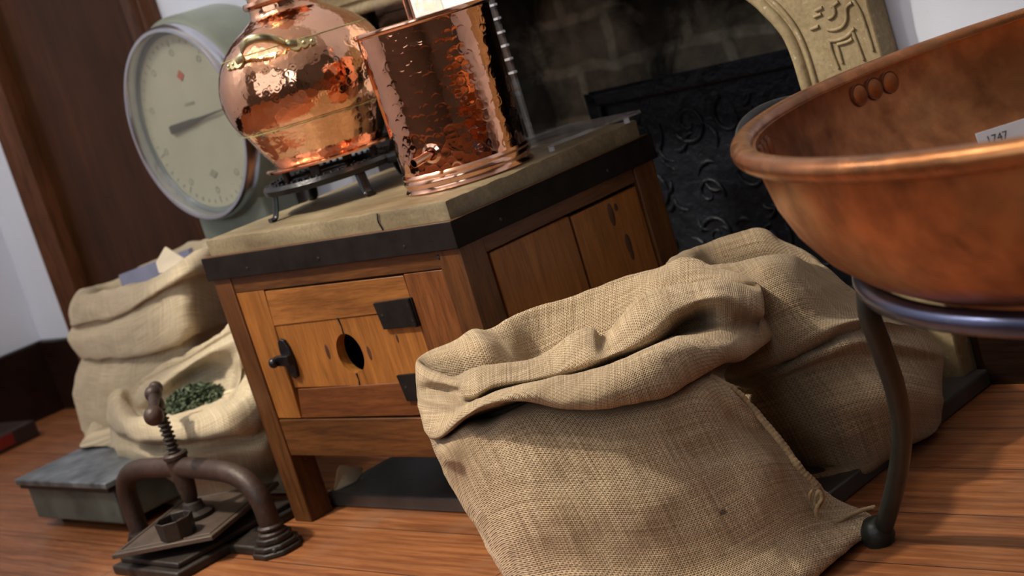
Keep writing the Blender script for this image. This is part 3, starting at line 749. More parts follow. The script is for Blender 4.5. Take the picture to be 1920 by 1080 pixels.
# base plate
P1 = Vector((-.020, .462, 0)); 
bp = [(-.30, .30), (-.03, .285), (.024 - .02, .475), (-.26, .475)]
poly = [(x + .02, y - .43) for x, y in bp]
MB().prism(poly, .009, .015).obj('stand_base', M['acrylic'], acr, bevel=.0008)
for x, y in ((-.012, .452), (-.05, .30), (-.25, .45)): MB().lathe([(.0001, 0), (.005, 0), (.005, .009), (.0001, .009)], 16, Matrix.Translation((x + .02, y - .43, 0))).obj('foot', M['acrylic_edge'], acr)
# upright strip, notched
US = room(atZ(1003, 260, TZ + .012)) - Vector((-.02, .43, TZ))
ux, uy = US.x - .004, US.y
MB().box(ux - .007, ux + .003, uy - .003, uy + .003, .015, .42).obj('upright', M['acrylic'], acr)
nt_ = MB()
for i in range(13):
    zz = .13 + i * .0238; nt_.box(ux - .008, ux + .005, uy - .0045, uy + .0045, zz, zz + .0036)
nt_.obj('notches', M['acrylic_edge'], acr)
MB().box(ux - .30, ux - .01, uy - .0015, uy + .0015, .05, .42).obj('back_panel', M['glass'], acr)
pa = thing('leaflet', (-.02, .43, TZ), 'pale printed leaflet standing in the clear holder behind the copper cylinder', 'leaflet')
lf = MB().box(ux - .20, ux - .03, uy - .006, uy - .004, .0155, .42)
lf.obj('sheet', M['paper'], pa)
def mk_print():
    m, nt, b = mat_new('floral_print'); g = N(nt); v = g.coord('Object'); f = g.noise(v, 60, 3); f2 = g.noise(v, 45, 3, .5, 1)
    c = g.ramp(f, [(.35, (.75, .80, .65)), (.5, (.80, .62, .68)), (.62, (.88, .90, .90))])
    c = g.mix(.5, c, g.ramp(f2, [(.4, (.75, .80, .55)), (.6, (.92, .93, .97))]))
    g.link(c, b.inputs['Base Color']); b.inputs['Roughness'].default_value = .6; return m
MB().box(ux - .185, ux - .115, uy - .0072, uy - .006, .262, .40).obj('printed_picture', mk_print(), pa)

# ------------------------------------------------------------------ platform scale
SB = .46
sc = thing('platform_scale', (-1.27, SB, 0), 'grey green platform weighing scale with a large round cream dial', 'weighing scale')
# platform (local x 0 = column centre)
px0, px1, py0, py1 = -1.507 + 1.27, -1.124 + 1.27, -.105 - SB, .44 - SB
MB().box(px0 + .006, px1 - .004, py0 + .008, py1, .022, .100).obj('platform_body', M['platform_paint'], sc, bevel=.004)
MB().box(px0 - .008, px1 + .008, py0 - .008, py1, .106, .120).obj('platform_lid', M['platform_top'], sc, bevel=.003)
MB().box(px0 - .003, px1 + .003, py0 - .003, py1 - .002, .096, .107).obj('lid_lip', M['iron_grey'], sc, bevel=.002)
for x in (px0 + .055, px1 - .05):
    for y in (py0 + .06, py1 - .07):
        MB().lathe([(.0001, 0), (.022, 0), (.024, .008), (.018, .014), (.012, .024), (.0001, .024)], 20, Matrix.Translation((x, y, 0))).obj('foot', M['rust_dark'], sc)
dcz = .738
col = MB().box(-.135, .135, .015, .115, .02, dcz - .05); col.obj('column', M['scale_paint'], sc, bevel=.012, seg=4)
YR = Matrix.Rotation(radians(90), 4, 'X')
def fac(y): return Matrix.Translation((0, y, dcz)) @ YR
MB().lathe([(.0001, -.160), (.220, -.160), (.236, -.150), (.240, -.135), (.238, -.02), (.226, -.006), (.200, -.004)], 96, fac(0)).obj('dial_housing', M['scale_paint'], sc, 40)
MB().lathe([(.222, -.025), (.226, -.02), (.2245, .018), (.219, .026), (.212, .026), (.209, .018), (.209, -.012)], 96, fac(0)).obj('bezel', M['chrome'], sc, 50)
dial = MB().lathe([(.0001, -.006), (.211, -.006), (.211, -.009), (.0001, -.009)], 96, fac(0)).obj('dial_face', M['dial'], sc)
def dmark(mb, r, a, w_, l_, y=-.0075):
    mb.box(-w_ / 2, w_ / 2, y, y + .001, -l_ / 2, l_ / 2, Matrix.Translation((0, 0, dcz)) @ Matrix.Rotation(a, 4, 'Y') @ Matrix.Translation((0, 0, r)))
# face lies at y=+.006 towards the viewer -> local y = -(-.006)
dk = MB()
for i in range(50):
    a = 2 * pi * i / 50; l_ = .016 if i % 5 == 0 else .008
    dk.box(-.0008, .0008, .0045, .0060, -l_ / 2, l_ / 2, Matrix.Translation((0, 0, dcz)) @ Matrix.Rotation(a, 4, 'Y') @ Matrix.Translation((0, 0, .190 - l_ / 2)))
for i in range(10):
    a = 2 * pi * i / 10
    dk.lathe([(.0055, 0), (.008, 0), (.008, .001), (.0055, .001)], 12, Matrix.Translation((0, .006, dcz)) @ Matrix.Rotation(a, 4, 'Y') @ Matrix.Translation((0, 0, .160)) @ YR)
dm = MB()
dk.obj('dial_marks', M['dial_ink'], dial)
def dia(mb, x, z, rx, rz): mb.prism([(x - rx, z), (x, z - rz), (x + rx, z), (x, z + rz)], .0042, .0060, 'Y')
DC = Vector((-1.30, 0, dcz))
def don(px, py): q = room(atB(px, py, SB)); return q.x + 1.27, q.z
x, z = don(335, 143); r_ = MB(); dia(r_, x, z, .014, .0125); r_.obj('red_diamond', M['dial_red'], dial)
r_ = MB(); x, z = don(397, 327); dia(r_, x, z, .017, .011); x, z = don(352, 195)
r_.box(x - .018, x + .018, .0045, .006, z - .003, z + .003); r_.obj('dial_emblem', M['dial_ink'], dial)
x0, z0 = don(325, 243); x1, z1 = don(425, 202)
nd = MB(); a = math.atan2(z1 - z0, x1 - x0); L = math.hypot(x1 - x0, z1 - z0)
NM = Matrix.Translation((x0, 0, z0)) @ Matrix.Rotation(-a, 4, 'Y')
nd.prism([(-.012, -.008), (-.004, -.010), (L * .35, -.007), (L * .5, -.004), (L, -.001), (L, .001), (L * .5, .004), (L * .35, .007), (-.004, .010), (-.012, .008)], -.002, -.0005, 'Y', NM)
nd.obj('needle', M['needle'], sc)
MB().lathe([(.0001, .021), (.211, .021), (.211, .019), (.0001, .019)], 64, fac(0)).obj('dial_glass', M['glass'], sc)

# ------------------------------------------------------------------ book press
pr = thing('book_press', (-.825, -.103, 0), 'small rusty cast iron book press with arched frame and screw on the floor', 'press')
b = MB(); b.box(-.105, .125, -.145, .155, 0, .018).obj('bed', M['rust_dark'], pr, bevel=.004)
MB().box(-.092, .112, -.130, .14, .018, .029).obj('bed_step', M['rust_dark'], pr, bevel=.003)
MB().box(-.235, .27, -.03, .03, 0, .018).obj('cross_bar', M['rust_dark'], pr, bevel=.004)
def octo(r, c=(0, 0), k=.42): return [(c[0] + x * r, c[1] + y * r) for x, y in ((1, k), (k, 1), (-k, 1), (-1, k), (-1, -k), (-k, -1), (k, -1), (1, -k))]
AX = .236
for s_ in (-1, 1):
    f_ = MB(); cxy = (s_ * AX, 0)
    if s_ < 0:
        f_.prism(octo(.027, cxy), 0, .008); f_.prism(octo(.023, cxy), .008, .016); f_.obj('foot', M['rust_dark'], pr, bevel=.002)
        continue
    f_.prism(octo(.044, cxy), 0, .010); f_.prism(octo(.039, cxy), .010, .020); f_.prism(octo(.032, cxy), .020, .032)
    f_.obj('foot', M['rust_dark'], pr, bevel=.003)
    MB().lathe([(.022, .030), (.026, .033), (.026, .037), (.021, .041), (.024, .045), (.024, .048), (.019, .052)], 32, Matrix.Translation((s_ * AX, 0, 0))).obj('foot_collar', M['rust'], pr)
arc = [(-AX, 0, .012), (-AX, 0, .06), (-AX + .006, 0, .105), (-AX + .03, 0, .132), (-AX + .075, 0, .148), (-.08, 0, .154), (0, 0, .156), (.08, 0, .154), (AX - .075, 0, .148), (AX - .03, 0, .132), (AX - .006, 0, .105), (AX, 0, .08), (AX, 0, .045)]
MB().tube(cr1(arc, 8), .0195, 24, up=(0, 1, 0)).obj('arch', M['rust'], pr, 60)
MB().lathe([(.011, .088), (.014, .092), (.017, .110), (.0205, .150), (.0205, .174), (.0235, .177), (.0235, .183), (.020, .186), (.011, .186)], 32).obj('boss', M['rust'], pr, 40)
scr = MB(); pf = []
z = .068
while z < .275:
    pf += [(.0085, z), (.0125, z + .0025), (.0125, z + .0045), (.0085, z + .007)]; z += .009
scr.lathe([(.0001, .064)] + pf + [(.0085, .285)], 28).obj('screw', M['rust_dark'], pr, 30)
MB().lathe([(.0001, .058), (.036, .058), (.036, .064), (.022, .070), (.018, .085), (.011, .088)], 32).obj('screw_foot', M['rust_dark'], pr)
# cross handle with two ball ends, pointing towards the viewer
hd = Vector((.80, -.60, 0)).normalized()
hm = MB().sphere((0, 0, .304), .0165, 24); hm.lathe([(.0085, .268), (.012, .272), (.0145, .282), (.0125, .290), (.0125, .30)], 24)
hm.tube([(0, 0, .300), hd * .045 + Vector((0, 0, .292)), hd * .085 + Vector((0, 0, .282))], [.012, .009, .010], 16)
hh = hm.obj('handle', M['rust'], pr, 50)
MB().sphere(hd * .088 + Vector((0, 0, .281)), .0185, 24).obj('ball_end', M['rust'], hh, 60)
MB().tube([(0, 0, .300), -hd * .045 + Vector((0, 0, .303))], .009, 12).sphere(-hd * .05 + Vector((0, 0, .303)), .014, 20).obj('ball_end', M['rust'], hh, 60)
# platen, turned on its screw
A_, B_, C_, D_ = Vector((-.865, -.272, 0)), Vector((-.676, -.171, 0)), Vector((-.777, .060, 0)), Vector((-.975, -.040, 0))
P0 = Vector((-.825, -.103, 0)); quad = [(p - P0) for p in (A_, B_, C_, D_)]
pl = MB(); pl.prism([(p.x, p.y) for p in quad], .0465, .0555); plo = pl.obj('platen', M['platen'], pr, bevel=.0015)
MB().tube([p * .9 + Vector((0, 0, .0555)) for p in quad], .002, 8, True).obj('raised_border', M['platen'], plo)
# octagonal tray with coins standing on the platen
og = thing('octagonal_iron_box', (-.770, -.180, .0555), 'small octagonal iron box holding coins on the plate of the press', 'box', rot=.35)
ob_ = MB(); n = 8; ro, ri = .036, .0315
vo = [(ro * cos(2 * pi * i / 8), ro * sin(2 * pi * i / 8)) for i in range(8)]; vi = [(ri * cos(2 * pi * i / 8), ri * sin(2 * pi * i / 8)) for i in range(8)]
vs = [(x * .93, y * .93, 0) for x, y in vo] + [(x, y, .036) for x, y in vo] + [(x, y, .036) for x, y in vi] + [(x, y, .010) for x, y in vi]
fs_ = [tuple(range(8))[::-1]] + [(i, (i + 1) % 8, 8 + (i + 1) % 8, 8 + i) for i in range(8)] + [(8 + i, 8 + (i + 1) % 8, 16 + (i + 1) % 8, 16 + i) for i in range(8)] + [(16 + i, 16 + (i + 1) % 8, 24 + (i + 1) % 8, 24 + i) for i in range(8)] + [tuple(range(24, 32))]
ob_.add(vs, fs_); ob_.obj('box_body', M['rust_dark'], og, 30, bevel=.0015)
rr = random.Random(5)
coin_m = simple('dull_coin', (.33, .16, .10), .35, .9, .3, 60, .2)
for i in range(7):
    a = rr.uniform(0, 6.28); d_ = rr.uniform(0, .016)
    cn = MB().lathe([(.0001, 0), (.0085, 0), (.009, .0005), (.009, .0013), (.0001, .0015)], 20, Matrix.Rotation(rr.uniform(-.25, .25), 4, 'X'))
    co = cn.obj('coin', coin_m, None, 30, loc=(-.770 + d_ * cos(a), -.180 + d_ * sin(a), .0685 + .0017 * i))
    tag(co, 'dull copper coin inside the small octagonal iron box', 'coin', 'coins in the octagonal box')

# ------------------------------------------------------------------ sacks
def crv(p0, p1, p2, p3, t):
    return .5 * ((2 * p1) + (p2 - p0) * t + (2 * p0 - 5 * p1 + 4 * p2 - p3) * t * t + (3 * p1 - p0 - 3 * p2 + p3) * t ** 3)
def sack(name, loops, mat, parent=None, sr=14, sc_=9, amp=.004, amp2=.0016, seed=0, uscale=1, planar=None, floor_z=None):
    """closed cloth body swept through closed rings of control points"""
    nl, nc = len(loops), len(loops[0]); inv = local(parent) if parent else Matrix()
    L = [[inv @ Vector(p) for p in l] for l in loops]
    rows = []
    fine = []
    for l in L:
        f = []
        for i in range(nc):
            for j in range(sr):
                f.append(crv(l[i - 1], l[i], l[(i + 1) % nc], l[(i + 2) % nc], j / sr))
        fine.append(f)
    K = len(fine[0])
    for r in range(nl - 1):
        for j in range(sc_):
            t = j / sc_
            rows.append([crv(fine[max(r - 1, 0)][i], fine[r][i], fine[r + 1][i], fine[min(r + 2, nl - 1)][i], t) for i in range(K)])
    rows.append(fine[-1])
    R = len(rows)
    # normals by finite differences, then cloth noise
    out = []
    for r in range(R):
        o = []
        for i in range(K):
            du = rows[r][(i + 1) % K] - rows[r][i - 1]; dv = rows[min(r + 1, R - 1)][i] - rows[max(r - 1, 0)][i]
            n = du.cross(dv); n = n.normalized() if n.length > 1e-9 else Vector((0, 0, 1))
            p = rows[r][i]; q = p * 9 + Vector((seed, seed, seed))
            d = amp * noise.noise(q) + amp2 * noise.noise(p * 26 + Vector((seed, 0, 0))) + .0009 * noise.noise(p * 55)
            # long soft creases
            d += amp * .6 * (1 - abs(noise.noise(Vector((p.x * 6 + seed, p.y * 6, p.z * 14))))) ** 6
            if planar is not None and r >= planar[0] * sc_:
                k_ = min(1, (r - planar[0] * sc_) / 12) * max(0, min(1, abs(i / sr - (planar[4])) / 2.2 - .15)) * (1 if i / sr < planar[4] else 0); d += k_ * planar[3] * (noise.noise(p * 5.5 + Vector((seed * 2, 4, 1))) + .35 * noise.noise(p * 13 + Vector((2, seed, 3))))
            o.append(p - n * d * 1.0)
        out.append(o)
    rows = out
    # arc lengths for the weave
    us = [0]
    for i in range(K): us.append(us[-1] + sum((rows[r][(i + 1) % K] - rows[r][i]).length for r in range(R // 3, R, 4)) / len(range(R // 3, R, 4)))
    vsum = [[0] * K]
    for r in range(1, R): vsum.append([vsum[-1][i] + (rows[r][i] - rows[r - 1][i]).length for i in range(K)])
    wn = max(1, K // 14)
    for _ in range(2):
        for r in range(R):
            src = vsum[r]; acc = sum(src[-wn:]) + sum(src[:wn + 1]); ring = []
            for i in range(K):
                ring.append(acc / (2 * wn + 1)); acc += src[(i + wn + 1) % K] - src[i - wn]
            vsum[r] = ring
    verts = [p for row in rows for p in row]
    if floor_z is not None:
        for p in verts: p.z = max(p.z, floor_z)
    faces = []; uvs = []
    if planar is not None:          # below this ring the cloth hangs flat: weave laid straight
        e1, e2 = (inv.to_3x3() @ planar[1]).normalized(), (inv.to_3x3() @ planar[2]).normalized(); PR = planar[0] * sc_
    for r in range(R - 1):
        for i in range(K):
            i2 = (i + 1) % K
            faces.append((r * K + i, r * K + i2, (r + 1) * K + i2, (r + 1) * K + i))
            if planar is not None and r >= PR:
                ms = [.75 * sum(vsum[q_]) / K + .25 * vsum[q_][j_] for q_, j_ in ((r, i), (r, i2), (r + 1, i2), (r + 1, i))]
                uvs.append(tuple((verts[k_].dot(e1), m_) for k_, m_ in zip(faces[-1], ms))); continue
            uvs.append(((us[i], vsum[r][i]), (us[i + 1], vsum[r][i2]), (us[i + 1], vsum[r + 1][i2]), (us[i], vsum[r + 1][i])))
    nb = len(verts)
    verts.append(sum(rows[0], Vector()) / K); verts.append(sum(rows[-1], Vector()) / K)
    for i in range(K):
        i2 = (i + 1) % K
        faces.append((nb, i2, i)); uvs.append(((us[i], 0),) * 3)
        faces.append((nb + 1, (R - 1) * K + i, (R - 1) * K + i2)); uvs.append(((us[i], 1),) * 3)
    me = bpy.data.meshes.new(name); me.from_pydata([tuple(v) for v in verts], [], faces)
    ul = me.uv_layers.new(name='weave'); k = 0
    for poly, uvf in zip(me.polygons, uvs):
        for j in range(len(poly.vertices)): ul.data[k].uv = uvf[j]; k += 1
    for p in me.polygons: p.use_smooth = True
    me.materials.append(mat); me.validate()
    o = bpy.data.objects.new(name, me); COL.objects.link(o)
    if parent: o.parent = parent
    return o, rows
def Yrow(pts): return [atY(x, y, d) for x, y, d in pts]
def Brow(pts): return [atB(x, y, d) for x, y, d in pts]
def lower(base, dz, dn, centre):
    """ring half moved down and outward from the centre, for the unseen back of a sack"""
    out = []
    for p in base:
        h = Vector((p.x - centre.x, p.y - centre.y, 0)); h = h.normalized() if h.length > 1e-6 else h
        out.append(p + h * dn + Vector((0, 0, dz)))
    return out

# --- the large sack in front
big = thing('burlap_sack', room(Vector((.10, 2.06, 0))), 'large open burlap sack with rolled down rim in the foreground, right of the cabinet', 'sack')
ridge_back = Yrow([(1395, 519, 2.205), (1340, 501, 2.235), (1285, 485, 2.26), (1235, 506, 2.265), (1150, 531, 2.27), (1060, 567, 2.27), (985, 590, 2.265), (925, 622, 2.24), (888, 620, 2.225), (846, 645, 2.225)])
cen = Vector((.08, 2.10, 0))
inner_back = Yrow([(1388, 540, 2.19), (1332, 540, 2.19), (1280, 548, 2.20), (1225, 560, 2.21), (1145, 612, 2.22), (1060, 655, 2.225), (1000, 692, 2.225), (972, 690, 2.17), (915, 668, 2.15), (852, 676, 2.18)])
deep_back = Yrow([(1325, 640, 2.17), (1285, 650, 2.17), (1240, 680, 2.17), (1190, 735, 2.17), (1140, 755, 2.17), (1090, 770, 2.18), (1030, 785, 2.18), (985, 785, 2.18), (950, 788, 2.17), (900, 790, 2.18)])
def rs(row, n):
    out = []; m_ = len(row) - 1
    for k in range(n):
        t = k * m_ / (n - 1); i = min(int(t), m_ - 1); f_ = t - i
        out.append(crv(row[max(i - 1, 0)], row[i], row[i + 1], row[min(i + 2, m_)], f_))
    return out
def crv(p0, p1, p2, p3, t):
    return .5 * ((2 * p1) + (p2 - p0) * t + (2 * p0 - 5 * p1 + 4 * p2 - p3) * t * t + (3 * p1 - p0 - 3 * p2 + p3) * t ** 3)
def z0row(pts, z=.004): return [atZ(x, y, z) for x, y in pts]
F = {
 'deep': Yrow([(880, 780, 2.17), (920, 795, 2.14), (980, 795, 2.12), (1050, 790, 2.12), (1120, 780, 2.12), (1190, 770, 2.13), (1250, 715, 2.14), (1295, 685, 2.15), (1330, 655, 2.16)]),
 'in': Yrow([(800,690,2.21),(850,712,2.14),(885,705,2.11),(930,698,2.11),(985,694,2.115),(1030,685,2.13),(1070,660,2.13),(1112,640,2.13),(1145,645,2.13),(1205,590,2.155),(1270,560,2.17),(1345,548,2.185),(1405,548,2.195)]),
 'ridge': Yrow([(782,677,2.215),(852,714,2.10),(885,696,2.075),(930,687,2.07),(985,680,2.075),(1027,662,2.085),(1070,631,2.085),(1110,619,2.085),(1134,632,2.095),(1200,559,2.12),(1265,536,2.13),(1340,526,2.14),(1424,540,2.16)]),
 'face': Yrow([(778,700,2.205),(842,721,2.10),(885,718,2.05),(930,708,2.04),(985,702,2.04),(1030,690,2.04),(1070,668,2.035),(1110,655,2.03),(1140,656,2.035),(1212,605,2.06),(1272,568,2.08),(1345,545,2.10),(1428,562,2.13)]),
 'lowface': Yrow([(779,725,2.2),(832,731,2.15),(885,742,2.035),(930,724,2.03),(985,716,2.03),(1030,708,2.03),(1070,698,2.025),(1110,686,2.02),(1150,668,2.02),(1218,640,2.045),(1280,590,2.09),(1350,560,2.075),(1428,590,2.125)]),
 'pocket': Yrow([(781,740,2.2),(838,754,2.07),(885,752,2.07),(930,735,2.075),(985,722,2.08),(1030,714,2.08),(1070,706,2.08),(1110,694,2.08),(1150,680,2.08),(1222,654,2.12),(1292,616,2.20),(1352,600,2.10),(1422,603,2.155)]),
 'ridge2': Yrow([(784,752,2.195),(838,775,2.06),(880,757,2.01),(930,733,2.0),(985,719,1.99),(1030,711,1.985),(1070,703,1.98),(1110,692,1.98),(1155,678,1.98),(1215,653,1.985),(1285,635,2.01),(1350,631,2.045),(1412,630,2.10)]),
 'face2': Yrow([(790,778,2.185),(828,800,2.045),(878,770,1.985),(925,748,1.965),(985,736,1.95),(1030,733,1.94),(1070,733,1.93),(1110,726,1.925),(1155,715,1.925),(1225,692,1.94),(1295,668,1.97),(1355,652,2.01),(1410,655,2.08)]),
 'edge': Yrow([(796,798,2.185),(822,822,2.06),(872,785,2.0),(910,763,1.975),(975,748,1.96),(1030,757,1.945),(1070,762,1.93),(1110,764,1.925),(1160,757,1.925),(1245,742,1.94),(1305,708,1.98),(1360,680,2.02),(1398,672,2.08)]),
 'tuck': Yrow([(800,808,2.19),(838,815,2.10),(885,784,2.12),(930,776,2.16),(985,752,2.14),(1030,742,2.06),(1070,746,2.03),(1110,748,2.02),(1160,743,2.02),(1235,722,2.03),(1290,695,2.05),(1330,685,2.08),(1360,680,2.12)]),
 'shoulder': Yrow([(804,828,2.19),(835,835,2.07),(871,802,2.02),(915,796,2.01),(965,777,2.0),(1010,768,1.99),(1065,780,1.975),(1110,785,1.965),(1165,780,1.96),(1235,765,1.955),(1295,735,1.975),(1332,720,1.985),(1364,724,2.01)]),
 'up': Yrow([(818,865,2.19),(838,862,2.06),(885,845,2.0),(940,838,1.97),(1000,840,1.95),(1050,845,1.94),(1100,848,1.93),(1150,850,1.925),(1200,845,1.92),(1270,830,1.93),(1340,800,1.95),(1380,784,1.98),(1410,770,2.0)]),
 'mid': Yrow([(850, 925, 2.19), (875, 925, 2.06), (960, 940, 1.955), (1080, 955, 1.905), (1200, 955, 1.885), (1310, 935, 1.895), (1390, 895, 1.92), (1446, 858, 1.955), (1470, 838, 2.04)]),
 'low': Yrow([(905, 1010, 2.2), (930, 1030, 2.07), (1010, 1075, 1.955), (1130, 1095, 1.885), (1250, 1095, 1.855), (1360, 1065, 1.865), (1455, 1015, 1.90), (1518, 955, 1.96), (1546, 920, 2.04)]),
 'foot': z0row([(952, 1078), (975, 1120), (1050, 1180), (1150, 1210), (1260, 1205), (1370, 1170), (1470, 1110), (1560, 1050), (1640, 970)], .016),
 'under': z0row([(965, 1075), (990, 1110), (1060, 1160), (1150, 1190), (1255, 1185), (1360, 1150), (1450, 1095), (1530, 1040), (1610, 975)], .002),
}
bk = lambda dz, dn: lower(ridge_back, dz, dn, cen)
floorback = lambda z: [Vector((p.x, p.y, z)) for p in rs([Vector((.28, 2.16, 0)), Vector((.27, 2.22, 0)), Vector((.20, 2.26, 0)), Vector((.12, 2.27, 0)), Vector((.04, 2.27, 0)), Vector((-.03, 2.265, 0)), Vector((-.09, 2.255, 0))], 10)]
def around(row):  # hidden back of the sack, bulged out to block spot light slipping past
    a_, b_ = row[-1], row[0]; out = []
    for j in range(10):
        t = (j + 1) / 11; p = a_.lerp(b_, t); bulge_ = sin(pi * t) ** .5
        out.append(Vector((p.x, min(2.32 if p.x > .06 else 2.28, p.y + .26 * bulge_), p.z)))
    return out
R13 = lambda k: rs(F[k], 13) if len(F[k]) != 13 else F[k]
B = {'deep': deep_back, 'in': inner_back, 'ridge': ridge_back, 'face': bk(-.012, .012), 'lowface': bk(-.025, .014), 'pocket': bk(-.04, .010), 'ridge2': bk(-.05, .012), 'face2': bk(-.07, .030),
     'edge': bk(-.09, .035), 'tuck': bk(-.10, .03), 'shoulder': around(R13('shoulder')), 'up': around(R13('up')), 'mid': around(R13('mid')), 'low': around(R13('low')), 'foot': floorback(.045), 'under': floorback(.032)}
order = ['deep', 'in', 'ridge', 'face', 'lowface', 'pocket', 'ridge2', 'face2', 'edge', 'tuck', 'shoulder', 'up', 'mid', 'low', 'foot', 'under']
sk, rows = sack('sack_cloth', [rs(F[k], 13) + B[k] if len(F[k]) != 13 else F[k] + B[k] for k in order], M['burlap'], big, 12, 10, .0035, .0018, 1.3, planar=(9, Vector((1, .25, .10)), Vector((-.10, -.5, .86)), .015, 12), floor_z=.001)

# stitched side seam with its loose thread
inv = local(big)
def rope(name, pts, r, parent, mat, pitch=.006, seg=10, k=10, twist=True):
    cp = cr1([tuple(inv @ p) for p in pts], k); cp = [Vector(p) for p in cp]
    fine_ = []
    m_ = MB(); n_ = len(cp)
    rad = []; s_ = 0
    for i, p in enumerate(cp):
        if i: s_ += (cp[i] - cp[i - 1]).length
        rad.append(r * (1 + (.09 * sin(2 * pi * s_ / pitch) if twist else 0) + .35 * noise.noise((s_ * 70, 0, 0))))
    m_.tube(cp, rad, seg); return m_.obj(name, mat, parent, 80)
seam_pts = Yrow([(1330, 706, 2.01), (1372, 728, 2.0), (1402, 756, 1.995), (1438, 797, 1.985), (1470, 836, 1.975), (1500, 878, 1.965), (1528, 906, 1.965), (1540, 925, 1.97)])
rope('seam', seam_pts, .0048, big, M['rope'], k=24)
rope('loose_thread', Yrow([(1540, 922, 1.965), (1544, 940, 1.962), (1538, 952, 1.96), (1528, 946, 1.96), (1529, 932, 1.96), (1536, 922, 1.958), (1541, 935, 1.957), (1532, 950, 1.955), (1530, 965, 1.955), (1540, 978, 1.955), (1560, 982, 1.96), (1590, 968, 1.97), (1615, 957, 1.98), (1640, 950, 1.985)]), .0028, big, M['rope'], k=12)
rope('loose_thread', Yrow([(1524, 918, 1.96), (1518, 928, 1.958), (1518, 938, 1.958)]), .002, big, M['rope'])

# --- second sack, behind on the hearth slab
sec = thing('burlap_sack', room(Vector((.36, 2.32, 0))), 'brown burlap sack with folded rim standing behind the foreground sack, under the bowl', 'sack')
F2 = {
 'in': Yrow([(1300, 520, 2.33), (1350, 515, 2.30), (1400, 505, 2.29), (1440, 505, 2.29), (1490, 520, 2.31), (1530, 530, 2.34)]),
 'ridge': Yrow([(1250, 492, 2.36), (1300, 500, 2.27), (1362, 497, 2.25), (1420, 482, 2.25), (1480, 478, 2.27), (1545, 500, 2.33)]),
 'face': Yrow([(1262, 530, 2.35), (1320, 535, 2.24), (1385, 530, 2.215), (1440, 515, 2.20), (1510, 515, 2.22), (1600, 560, 2.31)]),
 'cuff': Yrow([(1275, 585, 2.35), (1330, 600, 2.23), (1400, 610, 2.18), (1480, 600, 2.165), (1570, 590, 2.19), (1680, 600, 2.31)]),
 'cuff2': Yrow([(1290, 640, 2.35), (1350, 690, 2.24), (1430, 680, 2.17), (1520, 640, 2.15), (1610, 600, 2.18), (1730, 610, 2.33)]),
 'tuck': Yrow([(1300, 660, 2.35), (1360, 705, 2.27), (1440, 690, 2.215), (1525, 655, 2.185), (1618, 618, 2.20), (1745, 630, 2.33)]),
 'roll': Yrow([(1310, 680, 2.35), (1380, 725, 2.26), (1455, 700, 2.20), (1535, 668, 2.155), (1630, 640, 2.17), (1765, 660, 2.33)]),
 'tuck2': Yrow([(1315, 695, 2.35), (1390, 735, 2.27), (1470, 712, 2.205), (1545, 688, 2.18), (1640, 668, 2.19), (1765, 680, 2.33)]),
 'mid': Yrow([(1330, 760, 2.35), (1410, 790, 2.24), (1500, 780, 2.17), (1590, 760, 2.13), (1690, 740, 2.15), (1762, 730, 2.31)]),
 'low': Yrow([(1380, 850, 2.34), (1460, 870, 2.25), (1550, 870, 2.18), (1640, 835, 2.15), (1715, 800, 2.18), (1758, 780, 2.30)]),
 'foot': [atZ(x, y, .02) for x, y in ((1440, 890), (1500, 905), (1570, 898), (1655, 868), (1715, 835), (1745, 800))],
 'under': [atZ(x, y, .003) for x, y in ((1450, 890), (1505, 898), (1570, 893), (1650, 865), (1705, 835), (1735, 805))],
}
rb2 = Yrow([(1520, 478, 2.42), (1470, 455, 2.46), (1430, 432, 2.48), (1370, 442, 2.49), (1310, 462, 2.47)])
cen2 = Vector((.36, 2.36, 0))
ib2 = [p + Vector((0, -.03, -.03)) for p in rb2]
def bk2(dz, dn): return lower(rb2, dz, dn, cen2)
zf = lambda z: [Vector((p.x, p.y, z)) for p in lower(rb2, 0, -.01, cen2)]
for k_ in ('ridge', 'face', 'cuff', 'cuff2', 'tuck', 'roll', 'tuck2', 'mid', 'low'):
    for i_, dy_ in ((1, 1.024), (2, 1.012)):
        F2[k_][i_] = CAMP + (F2[k_][i_] - CAMP) * dy_
F2['deep'] = [p + Vector((0, .03, -.11)) for p in F2['in']]
B2 = {'deep': [p + Vector((0, -.03, -.11)) for p in ib2], 'in': ib2, 'ridge': rb2, 'face': bk2(-.02, .02), 'cuff': bk2(-.05, .025), 'cuff2': bk2(-.09, .03), 'tuck': bk2(-.10, .02), 'roll': bk2(-.12, .03), 'tuck2': bk2(-.13, .02), 'mid': bk2(-.18, .03), 'low': zf(.11), 'foot': zf(.045), 'under': zf(.03)}
o2 = ['deep', 'in', 'ridge', 'face', 'cuff', 'cuff2', 'tuck', 'roll', 'tuck2', 'mid', 'low', 'foot', 'under']
sack('sack_cloth', [F2[k] + B2[k] for k in o2], M['burlap_brown'], sec, 16, 10, .005, .002, 4.2, planar=(8, Vector((1, .1, .2)), Vector((-.2, -.2, .95)), .012, 5), floor_z=.001)

